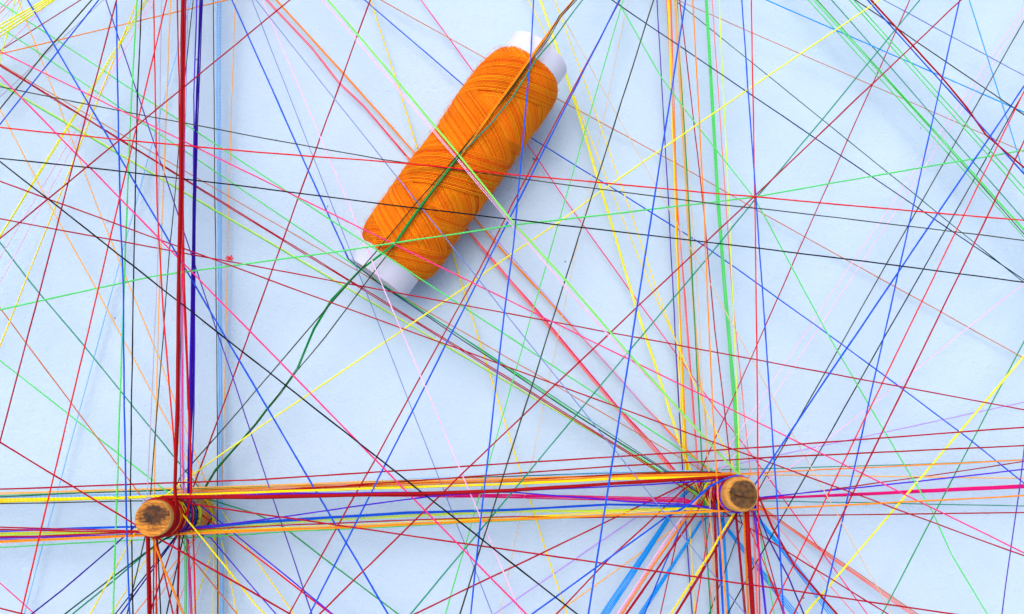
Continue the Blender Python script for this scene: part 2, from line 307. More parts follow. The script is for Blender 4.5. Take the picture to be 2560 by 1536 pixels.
# ---------------------------------------------------------------- the threads: colour | radius | label (= same bundle as above) | points in cm
THREADS = """blue|0.0233|blue thread from top left corner to edge below left peg|-12.379,25.414,1.884;-10.763,11.704,2.281;-10.284,7.828,2.4;-9.935,5.346,2.481;-9.546,1.891,2.6;-9.133,-1.397,2.721;-7.272,-14.296,3.224
ltgreen|0.0233|light green thread from top left edge to bottom left corner|-11.119,25.614,1.682;-10.357,10.676,2.115;-10.173,7.897,2.2;-9.754,1.907,2.4;-9.581,-0.328,2.481;-9.46,-2.045,2.546;-8.422,-14.396,3.026
black|0.0191|black thread from top left edge to edge below left peg|-11.134,25.736,1.486;-10.306,11.453,1.894;-9.786,5.076,2.093;-9.511,1.924,2.2;-9.304,-0.331,2.281;-9.116,-1.78,2.335;-7.614,-14.391,2.82
red|0.0212|red thread from top left edge to left peg|-11.234,25.444,1.743;-9.483,10.358,2.374;-9.197,7.816,2.488;-8.629,4.132,2.662;-8.047,0.95,2.824;-7.851,-0.467,2.9;-7.716,-0.744,2.9;-7.67,-0.898,2.9;-7.674,-1.059,2.9;-7.729,-1.21,2.9;-7.829,-1.336,2.9;-7.963,-1.425,2.9;-8.118,-1.467,2.9;-8.279,-1.458,2.9
lilac|0.0138|grey lilac thread from top left edge to left peg|-10.734,25.607,1.546;-9.432,10.186,2.185;-9.057,5.784,2.384;-8.689,-0.506,2.7;-8.675,-0.98,2.7;-8.645,-1.138,2.7;-8.566,-1.278,2.7;-8.448,-1.387,2.7;-8.301,-1.453,2.7;-8.141,-1.469,2.7;-7.984,-1.434,2.7;-7.846,-1.351,2.7
ltorange|0.0191|pale orange thread from top left edge to left peg|-10.208,25.766,1.6;-9.247,8.004,1.923;-9.156,6.094,1.961;-8.97,3.049,2.023;-8.728,-0.482,2.1;-8.673,-1.017,2.1;-8.631,-1.172,2.1;-8.542,-1.306,2.1;-8.416,-1.406,2.1;-8.265,-1.461,2.1;-8.104,-1.465,2.1;-7.95,-1.419,2.1;-7.818,-1.326,2.1
red|0.0212|red thread from top left edge to bottom left corner|-8.187,25.367,2.175;-10.589,5.188,2.591;-12.872,-14.295,3.067
darkred|0.019|dark red bundle strand from top left edge to left peg|-9.541,25.101,2.761;-8.314,7.663,2.982;-8.194,5.638,3.009;-7.918,1.859,3.064;-7.813,-0.179,3.094;-7.768,-0.534,3.1;-7.685,-0.826,3.1;-7.666,-0.986,3.1;-7.698,-1.143,3.1;-7.778,-1.283,3.1;-7.898,-1.39,3.1;-8.046,-1.454,3.1;-8.206,-1.468,3.1;-8.363,-1.432,3.1
darkred|0.019|=|-9.536,25.039,2.861;-8.303,7.63,3.082;-8.182,5.614,3.109;-7.905,1.851,3.164;-7.8,-0.178,3.194;-7.755,-0.532,3.2;-7.68,-0.846,3.2;-7.667,-1.007,3.2;-7.706,-1.163,3.2;-7.792,-1.299,3.2;-7.917,-1.401,3.2;-8.067,-1.459,3.2;-8.228,-1.466,3.2;-8.382,-1.423,3.2
darkred|0.019|=|-9.531,24.978,2.96;-8.291,7.597,3.182;-8.17,5.59,3.209;-7.893,1.843,3.264;-7.786,-0.177,3.294;-7.742,-0.529,3.3;-7.675,-0.866,3.3;-7.669,-1.027,3.3;-7.715,-1.182,3.3;-7.806,-1.314,3.3;-7.934,-1.411,3.3;-8.087,-1.463,3.3;-8.248,-1.464,3.3;-8.401,-1.414,3.3
darkred|0.019|=|-9.62,25.068,2.811;-8.37,7.647,3.032;-8.247,5.626,3.059;-7.966,1.856,3.114;-7.858,-0.177,3.144;-7.814,-0.532,3.15;-7.712,-0.753,3.15;-7.669,-0.909,3.15;-7.677,-1.069,3.15;-7.735,-1.219,3.15;-7.837,-1.344,3.15;-7.973,-1.429,3.15;-8.129,-1.468,3.15;-8.29,-1.455,3.15
crimson|0.0212|crimson thread from top left edge to left peg, first from left|-10.259,25.238,2.271;-8.799,11.549,2.683;-8.438,7.721,2.805;-8.157,4.088,2.929;-7.918,0.759,3.052;-7.792,-0.499,3.1;-7.691,-0.808,3.1;-7.666,-0.967,3.1;-7.692,-1.126,3.1;-7.767,-1.268,3.1;-7.883,-1.38,3.1;-8.028,-1.449,3.1;-8.188,-1.469,3.1;-8.345,-1.438,3.1
red|0.019|red bundle strand from top left edge to left peg|-9.723,25.467,2.163;-8.491,7.862,2.383;-8.29,5.786,2.411;-7.831,1.909,2.466;-7.816,1.909,2.466;-7.588,-0.329,2.5;-7.669,-1.023,2.5;-7.713,-1.178,2.5;-7.803,-1.311,2.5;-7.931,-1.409,2.5;-8.083,-1.462,2.5;-8.244,-1.464,2.5;-8.397,-1.416,2.5;-8.528,-1.322,2.5
red|0.019|=|-9.746,25.403,2.262;-8.496,7.828,2.483;-8.294,5.761,2.511;-7.832,1.9,2.566;-7.817,1.9,2.566;-7.588,-0.328,2.6;-7.669,-1.023,2.6;-7.713,-1.178,2.6;-7.803,-1.311,2.6;-7.931,-1.409,2.6;-8.083,-1.462,2.6;-8.244,-1.464,2.6;-8.397,-1.416,2.6;-8.528,-1.321,2.6
pink|0.0191|pink thread from top left edge to left peg|-9.898,25.769,1.542;-8.95,11.953,1.867;-8.66,7.999,1.965;-8.35,4.241,2.066;-8.041,0.788,2.164;-7.899,-0.407,2.2;-7.727,-0.723,2.2;-7.674,-0.875,2.2;-7.671,-1.036,2.2;-7.718,-1.189,2.2;-7.812,-1.32,2.2;-7.942,-1.415,2.2;-8.095,-1.464,2.2;-8.256,-1.462,2.2
palepurple|0.012|pale purple bundle strand from top left edge to left peg|-10.041,26.198,0.836;-8.875,8.23,1.268;-8.591,4.78,1.359;-8.346,1.99,1.437;-8.118,-0.191,1.5;-7.766,-0.662,1.5;-7.691,-0.805,1.5;-7.666,-0.964,1.5;-7.691,-1.123,1.5;-7.765,-1.266,1.5;-7.88,-1.378,1.5;-8.025,-1.448,1.5;-8.185,-1.469,1.5
palepurple|0.012|=|-10.07,26.135,0.935;-8.89,8.196,1.368;-8.605,4.761,1.459;-8.358,1.982,1.537;-8.13,-0.19,1.6;-7.77,-0.657,1.6;-7.694,-0.798,1.6;-7.666,-0.957,1.6;-7.689,-1.116,1.6;-7.761,-1.26,1.6;-7.874,-1.374,1.6;-8.018,-1.446,1.6;-8.177,-1.47,1.6
palepurple|0.012|=|-10.099,26.073,1.034;-8.905,8.163,1.468;-8.618,4.741,1.559;-8.37,1.975,1.637;-8.141,-0.189,1.7;-7.775,-0.651,1.7;-7.696,-0.792,1.7;-7.666,-0.95,1.7;-7.687,-1.109,1.7;-7.757,-1.254,1.7;-7.869,-1.37,1.7;-8.011,-1.444,1.7;-8.17,-1.47,1.7
dkgreen|0.0138|dark green thread from top left edge to left peg|-10.566,26.229,0.68;-9.165,10.917,1.128;-8.799,6.491,1.267;-8.445,1.992,1.421;-8.239,-0.191,1.5;-7.817,-0.604,1.5;-7.722,-0.733,1.5;-7.672,-0.886,1.5;-7.672,-1.047,1.5;-7.724,-1.2,1.5;-7.82,-1.328,1.5;-7.952,-1.42,1.5;-8.107,-1.466,1.5
olive|0.0148|dark olive thread from top left edge to left peg|-9.058,26.029,0.78;-9.057,12.101,1.566;-8.959,8.047,1.81;-8.954,6.743,1.893;-8.846,3.833,2.087;-8.801,1.925,2.22;-8.716,-0.513,2.4;-8.674,-1.007,2.4;-8.635,-1.164,2.4;-8.549,-1.299,2.4;-8.424,-1.401,2.4;-8.274,-1.459,2.4;-8.113,-1.466,2.4;-7.958,-1.423,2.4;-7.825,-1.333,2.4
violet|0.0201|violet thread from top left edge to left peg, first from left|-9.503,25.904,1.22;-8.674,11.575,1.716;-8.379,8.044,1.846;-8.186,5.074,1.962;-7.875,0.789,2.142;-7.764,-0.518,2.2;-7.682,-0.839,2.2;-7.667,-0.999,2.2;-7.703,-1.156,2.2;-7.787,-1.293,2.2;-7.91,-1.397,2.2;-8.059,-1.457,2.2;-8.22,-1.467,2.2;-8.375,-1.426,2.2
indigo|0.018|indigo bundle strand from top left edge to left peg|-9.175,25.857,1.442;-8.463,10.633,1.8;-8.316,8.038,1.864;-7.887,1.943,2.028;-7.859,0.791,2.061;-7.754,-0.521,2.1;-7.678,-0.851,2.1;-7.668,-1.012,2.1;-7.708,-1.168,2.1;-7.796,-1.303,2.1;-7.921,-1.404,2.1;-8.072,-1.46,2.1;-8.233,-1.466,2.1;-8.387,-1.421,2.1
indigo|0.018|=|-9.185,25.796,1.541;-8.463,10.589,1.9;-8.315,8.005,1.964;-7.883,1.936,2.128;-7.854,0.789,2.161;-7.749,-0.518,2.2;-7.677,-0.86,2.2;-7.669,-1.02,2.2;-7.712,-1.175,2.2;-7.801,-1.309,2.2;-7.928,-1.408,2.2;-8.08,-1.461,2.2;-8.241,-1.465,2.2;-8.395,-1.417,2.2
indigo|0.018|=|-9.194,25.735,1.64;-8.462,10.546,2;-8.313,7.973,2.064;-7.879,1.928,2.228;-7.849,0.786,2.261;-7.744,-0.515,2.3;-7.675,-0.868,2.3;-7.67,-1.029,2.3;-7.715,-1.183,2.3;-7.807,-1.315,2.3;-7.936,-1.412,2.3;-8.088,-1.463,2.3;-8.249,-1.463,2.3;-8.402,-1.413,2.3
violet|0.0201|violet thread from top left edge to left peg, first from right|-9.404,25.911,1.341;-8.483,9.771,1.722;-8.259,6.779,1.798;-8.025,3.874,1.875;-7.883,1.952,1.929;-7.824,0.795,1.962;-7.79,-0.485,2;-7.688,-0.815,2;-7.666,-0.975,2;-7.694,-1.133,2;-7.772,-1.274,2;-7.889,-1.384,2;-8.035,-1.451,2;-8.195,-1.469,2;-8.353,-1.436,2
olive|0.0148|dark olive thread from top left edge to bottom middle edge|-9.578,26.579,0.551;-8.186,8.51,0.467;-7.675,2.075,0.433;-6.497,-14.758,0.338
skyblue|0.0126|sky blue bundle strand from top left edge to bottom middle edge|-9.183,26.659,0.5;-8.307,12.232,0.369;-8.039,8.557,0.333;-6.379,-14.787,0.082
skyblue|0.0126|=|-9.187,26.597,0.601;-8.306,12.184,0.469;-8.038,8.524,0.433;-6.373,-14.772,0.181
skyblue|0.0126|=|-9.19,26.535,0.701;-8.305,12.135,0.569;-8.036,8.49,0.533;-6.367,-14.757,0.281
skyblue|0.0126|=|-9.277,26.625,0.55;-8.385,12.205,0.419;-8.113,8.539,0.383;-6.43,-14.778,0.132
skyblue|0.0126|=|-9.28,26.563,0.651;-8.384,12.157,0.519;-8.112,8.505,0.483;-6.424,-14.763,0.231
ltorange|0.017|pale orange thread from top left edge to bottom middle edge|-8.336,26.627,0.651;-7.91,12.2,0.453;-7.79,8.539,0.4;-7.509,2.087,0.3;-7.424,-0.201,0.262;-7.376,-2.336,0.226;-7.333,-3.814,0.2;-7.008,-14.808,0.04
skyblue|0.0201|sky blue thread from top left edge to bottom left corner|-7.755,26.373,0.3;-14.555,-14.606,0.3
lemon|0.022|-|-24.406,8.383,0.295;-3.957,20.329,2.905
lemon|0.022|=|-24.128,7.978,0.388;-4.025,20.475,3.012
lemon|0.022|=|-23.843,7.578,0.482;-4.101,20.618,3.118
lemon|0.022|=|-23.697,7.312,0.339;-4.324,20.916,2.961
ygreen|0.0159|=|-13.927,26.199,0.8;-16.159,2.391,0.8
salmon|0.0138|=|-9.075,24.535,0.6;-21.561,5.69,0.6
palepink|0.0159|=|-7.321,24.208,0.6;-21.916,4.707,0.6
ltgreen|0.0201|light green thread from top left corner to right peg over spool|-24.323,21.164,0.04;-15.282,15.004,1;-12.426,13.057,1.361;-9.485,11.05,1.749;-6.097,8.733,2.221;-2.722,6.418,2.72;-2.543,6.301,2.72;1.911,3.553,1.828;6.741,0.565,0.9;7.595,0.045,0.9;7.717,-0.06,0.9;7.8,-0.198,0.9
ltgreen|0.0201|light green thread from upper left edge to right peg over spool|-24.241,20.173,1.285;6.559,-0.384,1;7,-0.768,1;7.137,-0.852,1;7.293,-0.89,1
teal|0.0138|teal thread from right peg to orange spool|-2.865,5.849,1.2;6.615,-0.253,0.9;6.921,-0.68,0.9;7.034,-0.795,0.9;7.178,-0.867,0.9
ltgreen|0.0201|light green thread from upper left edge to right peg|-24.357,17.603,1.333;6.656,-0.383,0.9;6.953,-0.72,0.9;7.077,-0.822,0.9;7.227,-0.88,0.9
ygreen|0.0148|yellow green thread from upper left edge to right peg|-24.239,17.557,1.622;6.686,-0.4,0.9;6.943,-0.709,0.9;7.064,-0.815,0.9;7.213,-0.877,0.9
pink|0.0191|pink thread from upper left edge to lower right edge over spool|-24.083,17.467,2.101;-2.369,6.669,2.76;25.553,-6.814,1.892
crimson|0.016|crimson bundle strand from upper left edge to right peg|-23.895,18.069,2.34;-3.984,6.035,1.409;6.632,-0.38,0.9;6.964,-0.733,0.9;7.092,-0.831,0.9;7.244,-0.884,0.9
crimson|0.016|=|-23.84,18.004,2.442;-3.986,5.979,1.509;6.579,-0.418,1;7.009,-0.775,1;7.148,-0.857,1;7.305,-0.891,1
brown|0.0148|brown thread from upper left edge to right peg over spool|-24.607,18.378,1.086;7.028,0.207,0.8;7.45,0.104,0.8;7.599,0.042,0.8;7.72,-0.064,0.8
pink|0.0212|pink thread from upper left edge to bottom middle edge|-21.922,19.401,2.499;9.339,-11.18,2.901
olive|0.017|dark olive thread from upper left edge to middle right edge over spool|-24.971,13.827,1.599;-10.215,10.671,2.425;-6.453,9.904,2.638;-2.689,9.172,2.855;-0.876,8.898,2.96;-0.666,8.871,2.96;3.621,8.409,2.766;7.32,8.036,2.603;8.776,7.928,2.54;27.741,6.157,1.736
red|0.0223|red thread from upper left edge to middle right edge over spool|-24.885,11.314,1.92;-10.441,9.77,2.554;-6.399,9.387,2.733;-1.997,9.041,2.928;-0.829,8.914,2.98;1.086,8.76,2.914;6.762,8.369,2.723;8.313,8.283,2.672;10.874,8.096,2.588;27.712,7.086,2.049
black|0.0201|black thread from upper left edge to middle right edge over spool|-24.671,10.175,2.365;-11.177,8.854,2.655;-6.325,8.28,2.759;-2.529,7.802,2.841;-1.625,7.7,2.86;8.636,6.638,2.71;11.53,6.328,2.669;27.278,4.476,2.445
black|0.0212|black thread from upper left edge to bottom middle edge|-22.493,15.645,2.397;-5.252,2.616,2.796;11.559,-10.086,3.223
crimson|0.0191|crimson thread from middle left edge to lower right edge|-24.016,12.173,2.5;25.792,-5.823,2.5
crimson|0.0191|crimson thread from middle left edge to middle right edge|-24.494,9.335,2.3;26.91,0.047,2.3
crimson|0.0223|crimson thread from top left edge to middle left edge|-20.934,-1.277,3.217;-9.587,10.418,2.747;1.968,22.294,2.31
crimson|0.0212|crimson thread from top left corner to lower left edge|-9.398,25.112,2.545;-11.752,7.403,2.797;-14.037,-9.923,3.075
crimson|0.0212|crimson thread from lower left edge to left peg, first from top|-22.199,6.29,2.151;-8.749,-1.144,3.2;-8.49,-1.355,3.2;-8.351,-1.436,3.2;-8.194,-1.469,3.2;-8.034,-1.451,3.2;-7.888,-1.383,3.2;-7.771,-1.273,3.2;-7.694,-1.131,3.2;-7.666,-0.973,3.2
crimson|0.0233|crimson thread from bottom middle edge to left peg|-8.121,-1.469,3.3;4.643,-8.969,1.04
crimson|0.017|-|-4.232,22.144,0.8;-23.832,6.609,0.8
orange|0.0201|orange thread from top left edge to upper left edge|-25.366,9.839,1.4;2.519,18.248,1.4
ltorange|0.018|pale orange thread from top left corner to left peg|-19.111,25.038,1.753;-13.232,11.897,1.028;-11.674,8.335,0.826;-10.887,6.608,0.725;-9.496,3.613,0.545;-8.55,1.416,0.411;-7.766,-0.36,0.3;-7.673,-0.876,0.3;-7.671,-1.036,0.3;-7.719,-1.19,0.3
ltorange|0.0191|pale orange thread from upper left edge to left peg|-20.475,20.836,1.377;-13.129,8.338,0.748;-11.556,5.759,0.613;-8.788,1.132,0.363;-8.152,-0.04,0.3;-7.742,-0.697,0.3;-7.68,-0.846,0.3;-7.667,-1.006,0.3
brown|0.018|brown thread from middle left edge to left peg|-21.151,13.352,0.886;-9.455,-0.318,1.4;-8.542,-1.307,1.4;-8.415,-1.407,1.4;-8.264,-1.461,1.4;-8.103,-1.465,1.4;-7.949,-1.418,1.4;-7.817,-1.325,1.4;-7.722,-1.196,1.4;-7.672,-1.043,1.4
teal|0.018|teal thread from middle left edge to left peg|-21.116,15.491,2.183;-13.008,5.478,1.027;-11.645,3.972,0.843;-10.027,2.051,0.615;-8.128,-0.16,0.348;-7.754,-0.52,0.3;-7.678,-0.852,0.3;-7.668,-1.012,0.3;-7.708,-1.168,0.3
ltgreen|0.0191|light green thread from middle left edge to left peg|-22.817,9.898,0.664;-8.624,-0.393,1.2;-8.102,-0.464,1.2;-7.948,-0.511,1.2;-7.817,-0.604,1.2
lemon|0.018|lemon yellow bundle strand from top left edge to middle left edge|-5.815,24.923,1.5;-18.698,-2.935,1.5
lemon|0.018|=|-5.876,24.92,1.6;-18.615,-2.973,1.6
yellow|0.0212|yellow thread from top left edge to middle left edge|-7.715,25.384,1.992;-16.542,-6.866,1.408
palepink|0.0127|pale pink thread from top left edge to middle left edge, first from top|-6.182,25.285,0.767;-18.478,-3.629,1.433
palepink|0.0127|pale pink thread from top left edge to middle left edge, first from bottom|-6.684,25.603,0.79;-18.015,-4.844,1.41
olive|0.0201|-|-6.649,24.326,0.639;-13.244,12.899,1.796;-19.265,1.166,3
blue|0.0201|blue thread from top left corner to upper left edge|-7.115,24.672,0.336;-12.985,12.629,1.886;-18.825,0.485,3.542
lilac|0.0127|grey lilac thread from top left corner to upper left edge|-5.146,23.812,0.8;-22.025,3.371,0.8
blue|0.0233|blue thread from top left corner to bottom middle edge|-19.956,23.873,1.483;-10.845,9.812,1.966;-7.815,5.141,2.139;-4.896,0.644,2.32;3.793,-12.73,2.9
purple|0.017|purple thread from top left corner to bottom middle edge|-15.846,25.17,1.298;-7.975,5.412,1.495;-0.296,-13.849,1.718
blue|0.0223|blue thread from top left edge to orange spool|-12.507,24.964,1.271;-4.569,8.167,1.658;-3.75,6.46,1.7
navy|0.0159|navy blue thread from right peg to orange spool|-3.75,6.46,1.7;-3.291,6.113,1.663;-2.833,5.746,1.626;-0.307,4.066,1.432;1.16,3.138,1.32;2.812,2.053,1.194;5.699,0.282,0.976;6.687,-0.361,0.9;6.925,-0.685,0.9;7.039,-0.798,0.9;7.183,-0.869,0.9
slate|0.0127|slate blue thread from top left edge to bottom middle edge|-11.544,25.364,0.04;-7.308,15.286,0.8;-6.333,12.965,1.082;-5.402,10.752,1.364;-4.515,8.643,1.646;-3.578,6.417,1.96;4.812,-13.827,1.238
palepink|0.017|pale pink thread from top left edge to bottom middle edge over spool|-11.083,24.659,1.675;-4.842,10.511,2.414;-3.071,6.496,2.64;5.774,-13.577,2.56
slate|0.0138|slate blue thread from top left edge to edge below right peg over spool|-13.509,23.031,2.248;-1.739,7.971,2.86;-1.604,7.801,2.86;2.955,2.082,2.636;14.347,-12.201,2.043
crimson|0.0223|crimson thread from top left edge to left peg, first from right|-0.084,25.316,2.709;-4.563,10.945,1.737;-5.726,7.225,1.473;-6.908,3.455,1.194;-8.107,-0.355,0.9;-8.412,-0.521,0.9;-8.539,-0.619,0.9;-8.629,-0.753,0.9
rose|0.015|rose red bundle strand from top left edge to orange spool|-14.504,23.33,2.118;-5.412,13.963,0.542;-4.491,12.819,0.366;-3.67,12.07,0.232;-2.673,10.935,0.05;-2.171,10.337,0.05
rose|0.015|=|-14.52,23.223,2.224;-5.415,13.882,0.642;-4.497,12.745,0.466;-3.678,12.001,0.332;-2.189,10.315,0.06
salmon|0.015|salmon bundle strand from right peg to orange spool|-2.236,10.436,0.05;-0.971,8.87,0.051;-0.079,7.746,0.117;2.658,4.4,0.322;4.33,2.326,0.454;6.187,0.187,0.6;6.946,-0.712,0.6;7.068,-0.817,0.6;7.217,-0.878,0.6
salmon|0.015|=|-2.25,10.419,0.06;-0.986,8.835,0.11;-0.097,7.711,0.18;2.628,4.367,0.401;4.29,2.297,0.543;6.134,0.163,0.7;6.961,-0.73,0.7;7.088,-0.829,0.7;7.24,-0.883,0.7
salmon|0.015|=|-2.256,10.365,0.16;-1.002,8.819,0.11;-0.115,7.691,0.192;2.6,4.339,0.45;4.252,2.27,0.616;6.081,0.14,0.8;6.977,-0.746,0.8;7.108,-0.839,0.8;7.261,-0.887,0.8
magenta|0.0191|magenta thread from right peg to orange spool|-2.18,10.324,0.06;-0.928,8.754,0.11;-0.141,7.758,0.173;1.209,6.143,0.28;2.246,4.942,0.362;4.496,2.128,0.556;5.426,1.108,0.633;6.177,0.204,0.7;6.945,-0.711,0.7;7.066,-0.816,0.7;7.215,-0.878,0.7
orange|0.017|orange bundle strand from top left edge to right peg under spool|-14.079,23.887,0.702;-4.382,13.195,0.306;-2.007,10.518,0.205;-0.713,9.088,0.15;0.086,8.187,0.174;1.222,6.857,0.21;3.815,3.965,0.292;5.402,2.141,0.345;6.467,1.004,0.38;7.117,0.38,0.4;7.621,0.027,0.4;7.737,-0.085,0.4;7.811,-0.228,0.4
orange|0.017|=|-14.089,23.784,0.926;-4.39,13.143,0.368;-2.024,10.49,0.227;-0.732,9.07,0.15;0.067,8.165,0.184;1.202,6.833,0.234;3.788,3.939,0.349;5.367,2.117,0.423;6.425,0.984,0.472;7.071,0.362,0.5;7.594,0.045,0.5;7.716,-0.059,0.5;7.8,-0.197,0.5
palegreen|0.016|pale green bundle strand from top left edge to right peg over spool|-11.302,23.487,0.149;-2.47,11.985,2.487;-0.69,9.592,3;-0.55,9.411,3.02;1.099,7.363,2.872;2.698,5.597,2.735;4.512,3.486,2.573;5.876,1.972,2.454;7.534,0.164,2.308;7.631,0.08,2.3;7.756,-0.112,2.3;7.82,-0.259,2.3;7.836,-0.419,2.3;7.8,-0.576,2.3;7.716,-0.714,2.3;7.594,-0.818,2.3;7.445,-0.879,2.3;7.284,-0.889,2.3
palegreen|0.016|=|-11.34,23.404,0.391;-2.485,11.943,2.533;-0.71,9.573,3;-0.57,9.392,3.02;1.076,7.337,2.892;2.671,5.567,2.775;4.476,3.456,2.635;5.831,1.945,2.532;7.476,0.142,2.407;7.572,0.058,2.4
palepink|0.011|pale pink bundle strand from top left edge to right peg over spool|-11.432,23.525,0.218;-2.768,12.154,2.43;-0.695,9.418,3;-0.554,9.246,3;2.624,5.486,2.684;4.404,3.514,2.51;5.855,1.977,2.37;7.581,0.115,2.2;7.73,-0.076,2.2;7.808,-0.217,2.2;7.837,-0.376,2.2;7.814,-0.535,2.2;7.743,-0.679,2.2;7.63,-0.794,2.2;7.487,-0.867,2.2;7.328,-0.891,2.2
palepink|0.011|=|-11.499,23.411,0.452;-2.794,12.094,2.481;-0.724,9.389,3;-0.583,9.218,3;2.595,5.455,2.723;4.37,3.486,2.571;5.815,1.953,2.449;7.532,0.1,2.3;7.647,0.008,2.3;7.755,-0.111,2.3;7.82,-0.258,2.3;7.836,-0.418,2.3;7.8,-0.575,2.3;7.717,-0.713,2.3;7.595,-0.817,2.3;7.446,-0.878,2.3
yellow|0.0212|yellow thread from top left edge to bottom middle edge under spool|-6.984,26.267,0.837;-2.714,13.232,0.292;-1.91,10.711,0.184;-1.18,8.593,0.09;-1.1,8.36,0.09;-0.71,7.205,0.151;-0.341,5.924,0.219;0.501,3.275,0.367;1.199,1.023,0.498;1.849,-0.962,0.619;2.242,-2.217,0.698;6.309,-14.191,1.475
blue|0.0201|blue thread from top left edge to lower right edge under spool|-11.961,23.158,0.417;-0.42,12.815,0.393;0.96,11.7,0.39;1.923,10.886,0.461;5.265,8.644,0.695;7.266,7.276,0.841;11.481,3.962,1.177;14.626,1.377,1.447;24.45,-7.42,2.359
brown|0.017|brown thread from top left edge to middle right edge under spool|-12.784,21.3,0.444;0.212,13.854,0.384;2.856,12.308,0.372;6.661,10.179,0.354;9.577,8.43,0.34;13.088,6.41,0.323;15.083,5.291,0.313;27.134,-1.731,0.252
pink|0.018|pink thread from top left edge to bottom right corner under spool|-8.136,24.981,0.219;-0.082,13.329,0.323;1.884,10.524,0.35;3.037,8.719,0.366;4.89,5.985,0.393;7.527,2.133,0.433;8.17,1.289,0.442;9.016,0.083,0.455;9.673,-0.9,0.466;17.986,-12.957,0.602
blue|0.0212|blue thread from edge above spool to bottom middle edge|2.444,25.023,0.04;1.767,14.618,2.6;1.647,12.776,3.22;1.628,12.413,3.22;1.576,11.824,3.22;1.118,6.538,3.086;0.867,4.618,3.034;0.285,-0.693,2.884;-1.138,-14.415,2.47
orange|0.018|orange bundle strand from edge above spool to orange spool|7.97,23.828,0.04;3.122,15.076,1.9;2.643,14.211,2.352;2.285,13.501,2.725;1.83,12.588,3.22;1.156,11.561,3.22;0.364,10.401,3.12;-0.418,9.265,3
orange|0.018|=|8.02,23.844,0.04;3.078,15.038,2;2.605,14.195,2.418;2.251,13.502,2.762;1.801,12.61,3.22;1.128,11.583,3.22;0.598,10.804,3.16;-0.446,9.287,3
olive|0.015|dark olive bundle strand from edge above spool to orange spool|8.685,23.49,0.04;3.172,14.946,2.1;2.633,14.11,2.511;2.193,13.089,2.973;1.92,12.595,3.22;1.625,12.175,3.22;1.247,11.576,3.22;1.088,11.332,3.2;-0.423,9.368,3.02
olive|0.015|=|8.696,23.538,0.04;3.109,14.924,2.2;2.58,14.109,2.574;2.15,13.11,2.995;1.881,12.625,3.22;1.589,12.203,3.22;1.215,11.601,3.22;1.057,11.356,3.201;-0.442,9.382,3.02
olive|0.017|dark olive thread from left peg to orange spool, first from top|-0.433,9.375,3.02;-1.732,7.807,2.863;-2.346,7.016,2.78;-2.877,6.351,2.7;-4.498,4.5,2.26;-6.216,2.518,1.79;-6.664,1.978,1.664;-8.381,0.039,1.2;-8.652,-0.811,1.2;-8.676,-0.971,1.2;-8.648,-1.129,1.2
olive|0.017|dark olive thread from left peg to orange spool, first from bottom|-0.353,9.398,3.02;-1.571,7.685,2.86;-2.305,6.59,2.743;-2.578,6.224,2.7;-2.852,5.886,2.589;-4.286,4.024,1.997;-5.09,3.115,1.694;-6.304,1.596,1.212;-7.509,0.238,0.766;-7.898,-0.317,0.6;-8.354,-0.494,0.6;-8.492,-0.575,0.6;-8.599,-0.696,0.6
teal|0.0201|teal thread from top right edge to orange spool|8.053,23.917,0.04;3.41,15.159,1.8;2.789,13.987,2.438;2.343,13.082,2.943;2.076,12.624,3.22;1.772,12.238,3.22;1.527,11.814,3.22;1.075,11.054,3.164;0.448,10.243,3.098;-0.159,9.602,3.04;-0.472,9.275,3
green|0.017|green bundle strand from left peg to orange spool|-0.458,9.264,3;-0.84,8.732,2.96;-1.519,7.796,2.871;-2.291,6.617,2.757;-2.626,6.358,2.72;-3.243,5.93,2.515;-4.088,5.096,2.192;-4.613,4.286,1.929;-5.098,3.157,1.596;-5.588,2.493,1.375;-5.998,2.008,1.205;-6.327,1.595,1.065;-7.549,0.269,0.591;-7.923,-0.349,0.4;-8.331,-0.486,0.4;-8.473,-0.56,0.4;-8.585,-0.676,0.4
green|0.017|=|-0.486,9.286,3;-0.741,8.929,2.98;-1.547,7.817,2.874;-2.319,6.637,2.76;-2.654,6.379,2.72;-3.27,5.949,2.524;-4.113,5.112,2.215;-4.635,4.301,1.964;-5.117,3.172,1.644;-5.603,2.509,1.433;-6.011,2.024,1.271;-6.337,1.611,1.136;-7.551,0.289,0.682;-7.922,-0.327,0.5;-8.353,-0.494,0.5;-8.491,-0.575,0.5;-8.598,-0.695,0.5
lemon|0.019|lemon yellow bundle strand from edge above spool to right peg|-1.126,26.302,0.888;2.793,13.825,0.664;3.602,11.029,0.613;4.068,9.248,0.58;4.236,8.676,0.569;5.131,5.3,0.504;5.768,3.214,0.461;6.603,0.294,0.4;6.848,-0.53,0.4;6.917,-0.675,0.4;7.029,-0.791,0.4
lemon|0.019|=|-1.175,26.225,0.989;2.744,13.757,0.764;3.551,10.973,0.713;4.015,9.199,0.68;4.182,8.63,0.669;5.074,5.267,0.604;5.709,3.19,0.561;6.542,0.282,0.5;6.859,-0.564,0.5;6.939,-0.703,0.5;7.058,-0.811,0.5
yellow|0.017|yellow thread from edge above spool to right peg, first from left|-2.801,25.926,0.311;2.537,14.184,0.533;3.072,12.888,0.557;3.851,10.698,0.599;4.562,8.652,0.639;5.535,6.012,0.693;6.327,4.123,0.733;6.347,0.856,0.8;6.857,-0.558,0.8;6.934,-0.698,0.8;7.053,-0.807,0.8
yellow|0.018|yellow thread from edge above spool to right peg, first from right|-0.711,26.234,0.554;3.451,13.137,0.861;4.855,8.544,0.975;5.668,5.756,1.047;6.235,4.022,1.094;7.056,1.907,1.155;7.719,0.441,1.2;7.831,-0.312,1.2;7.829,-0.473,1.2;7.777,-0.625,1.2
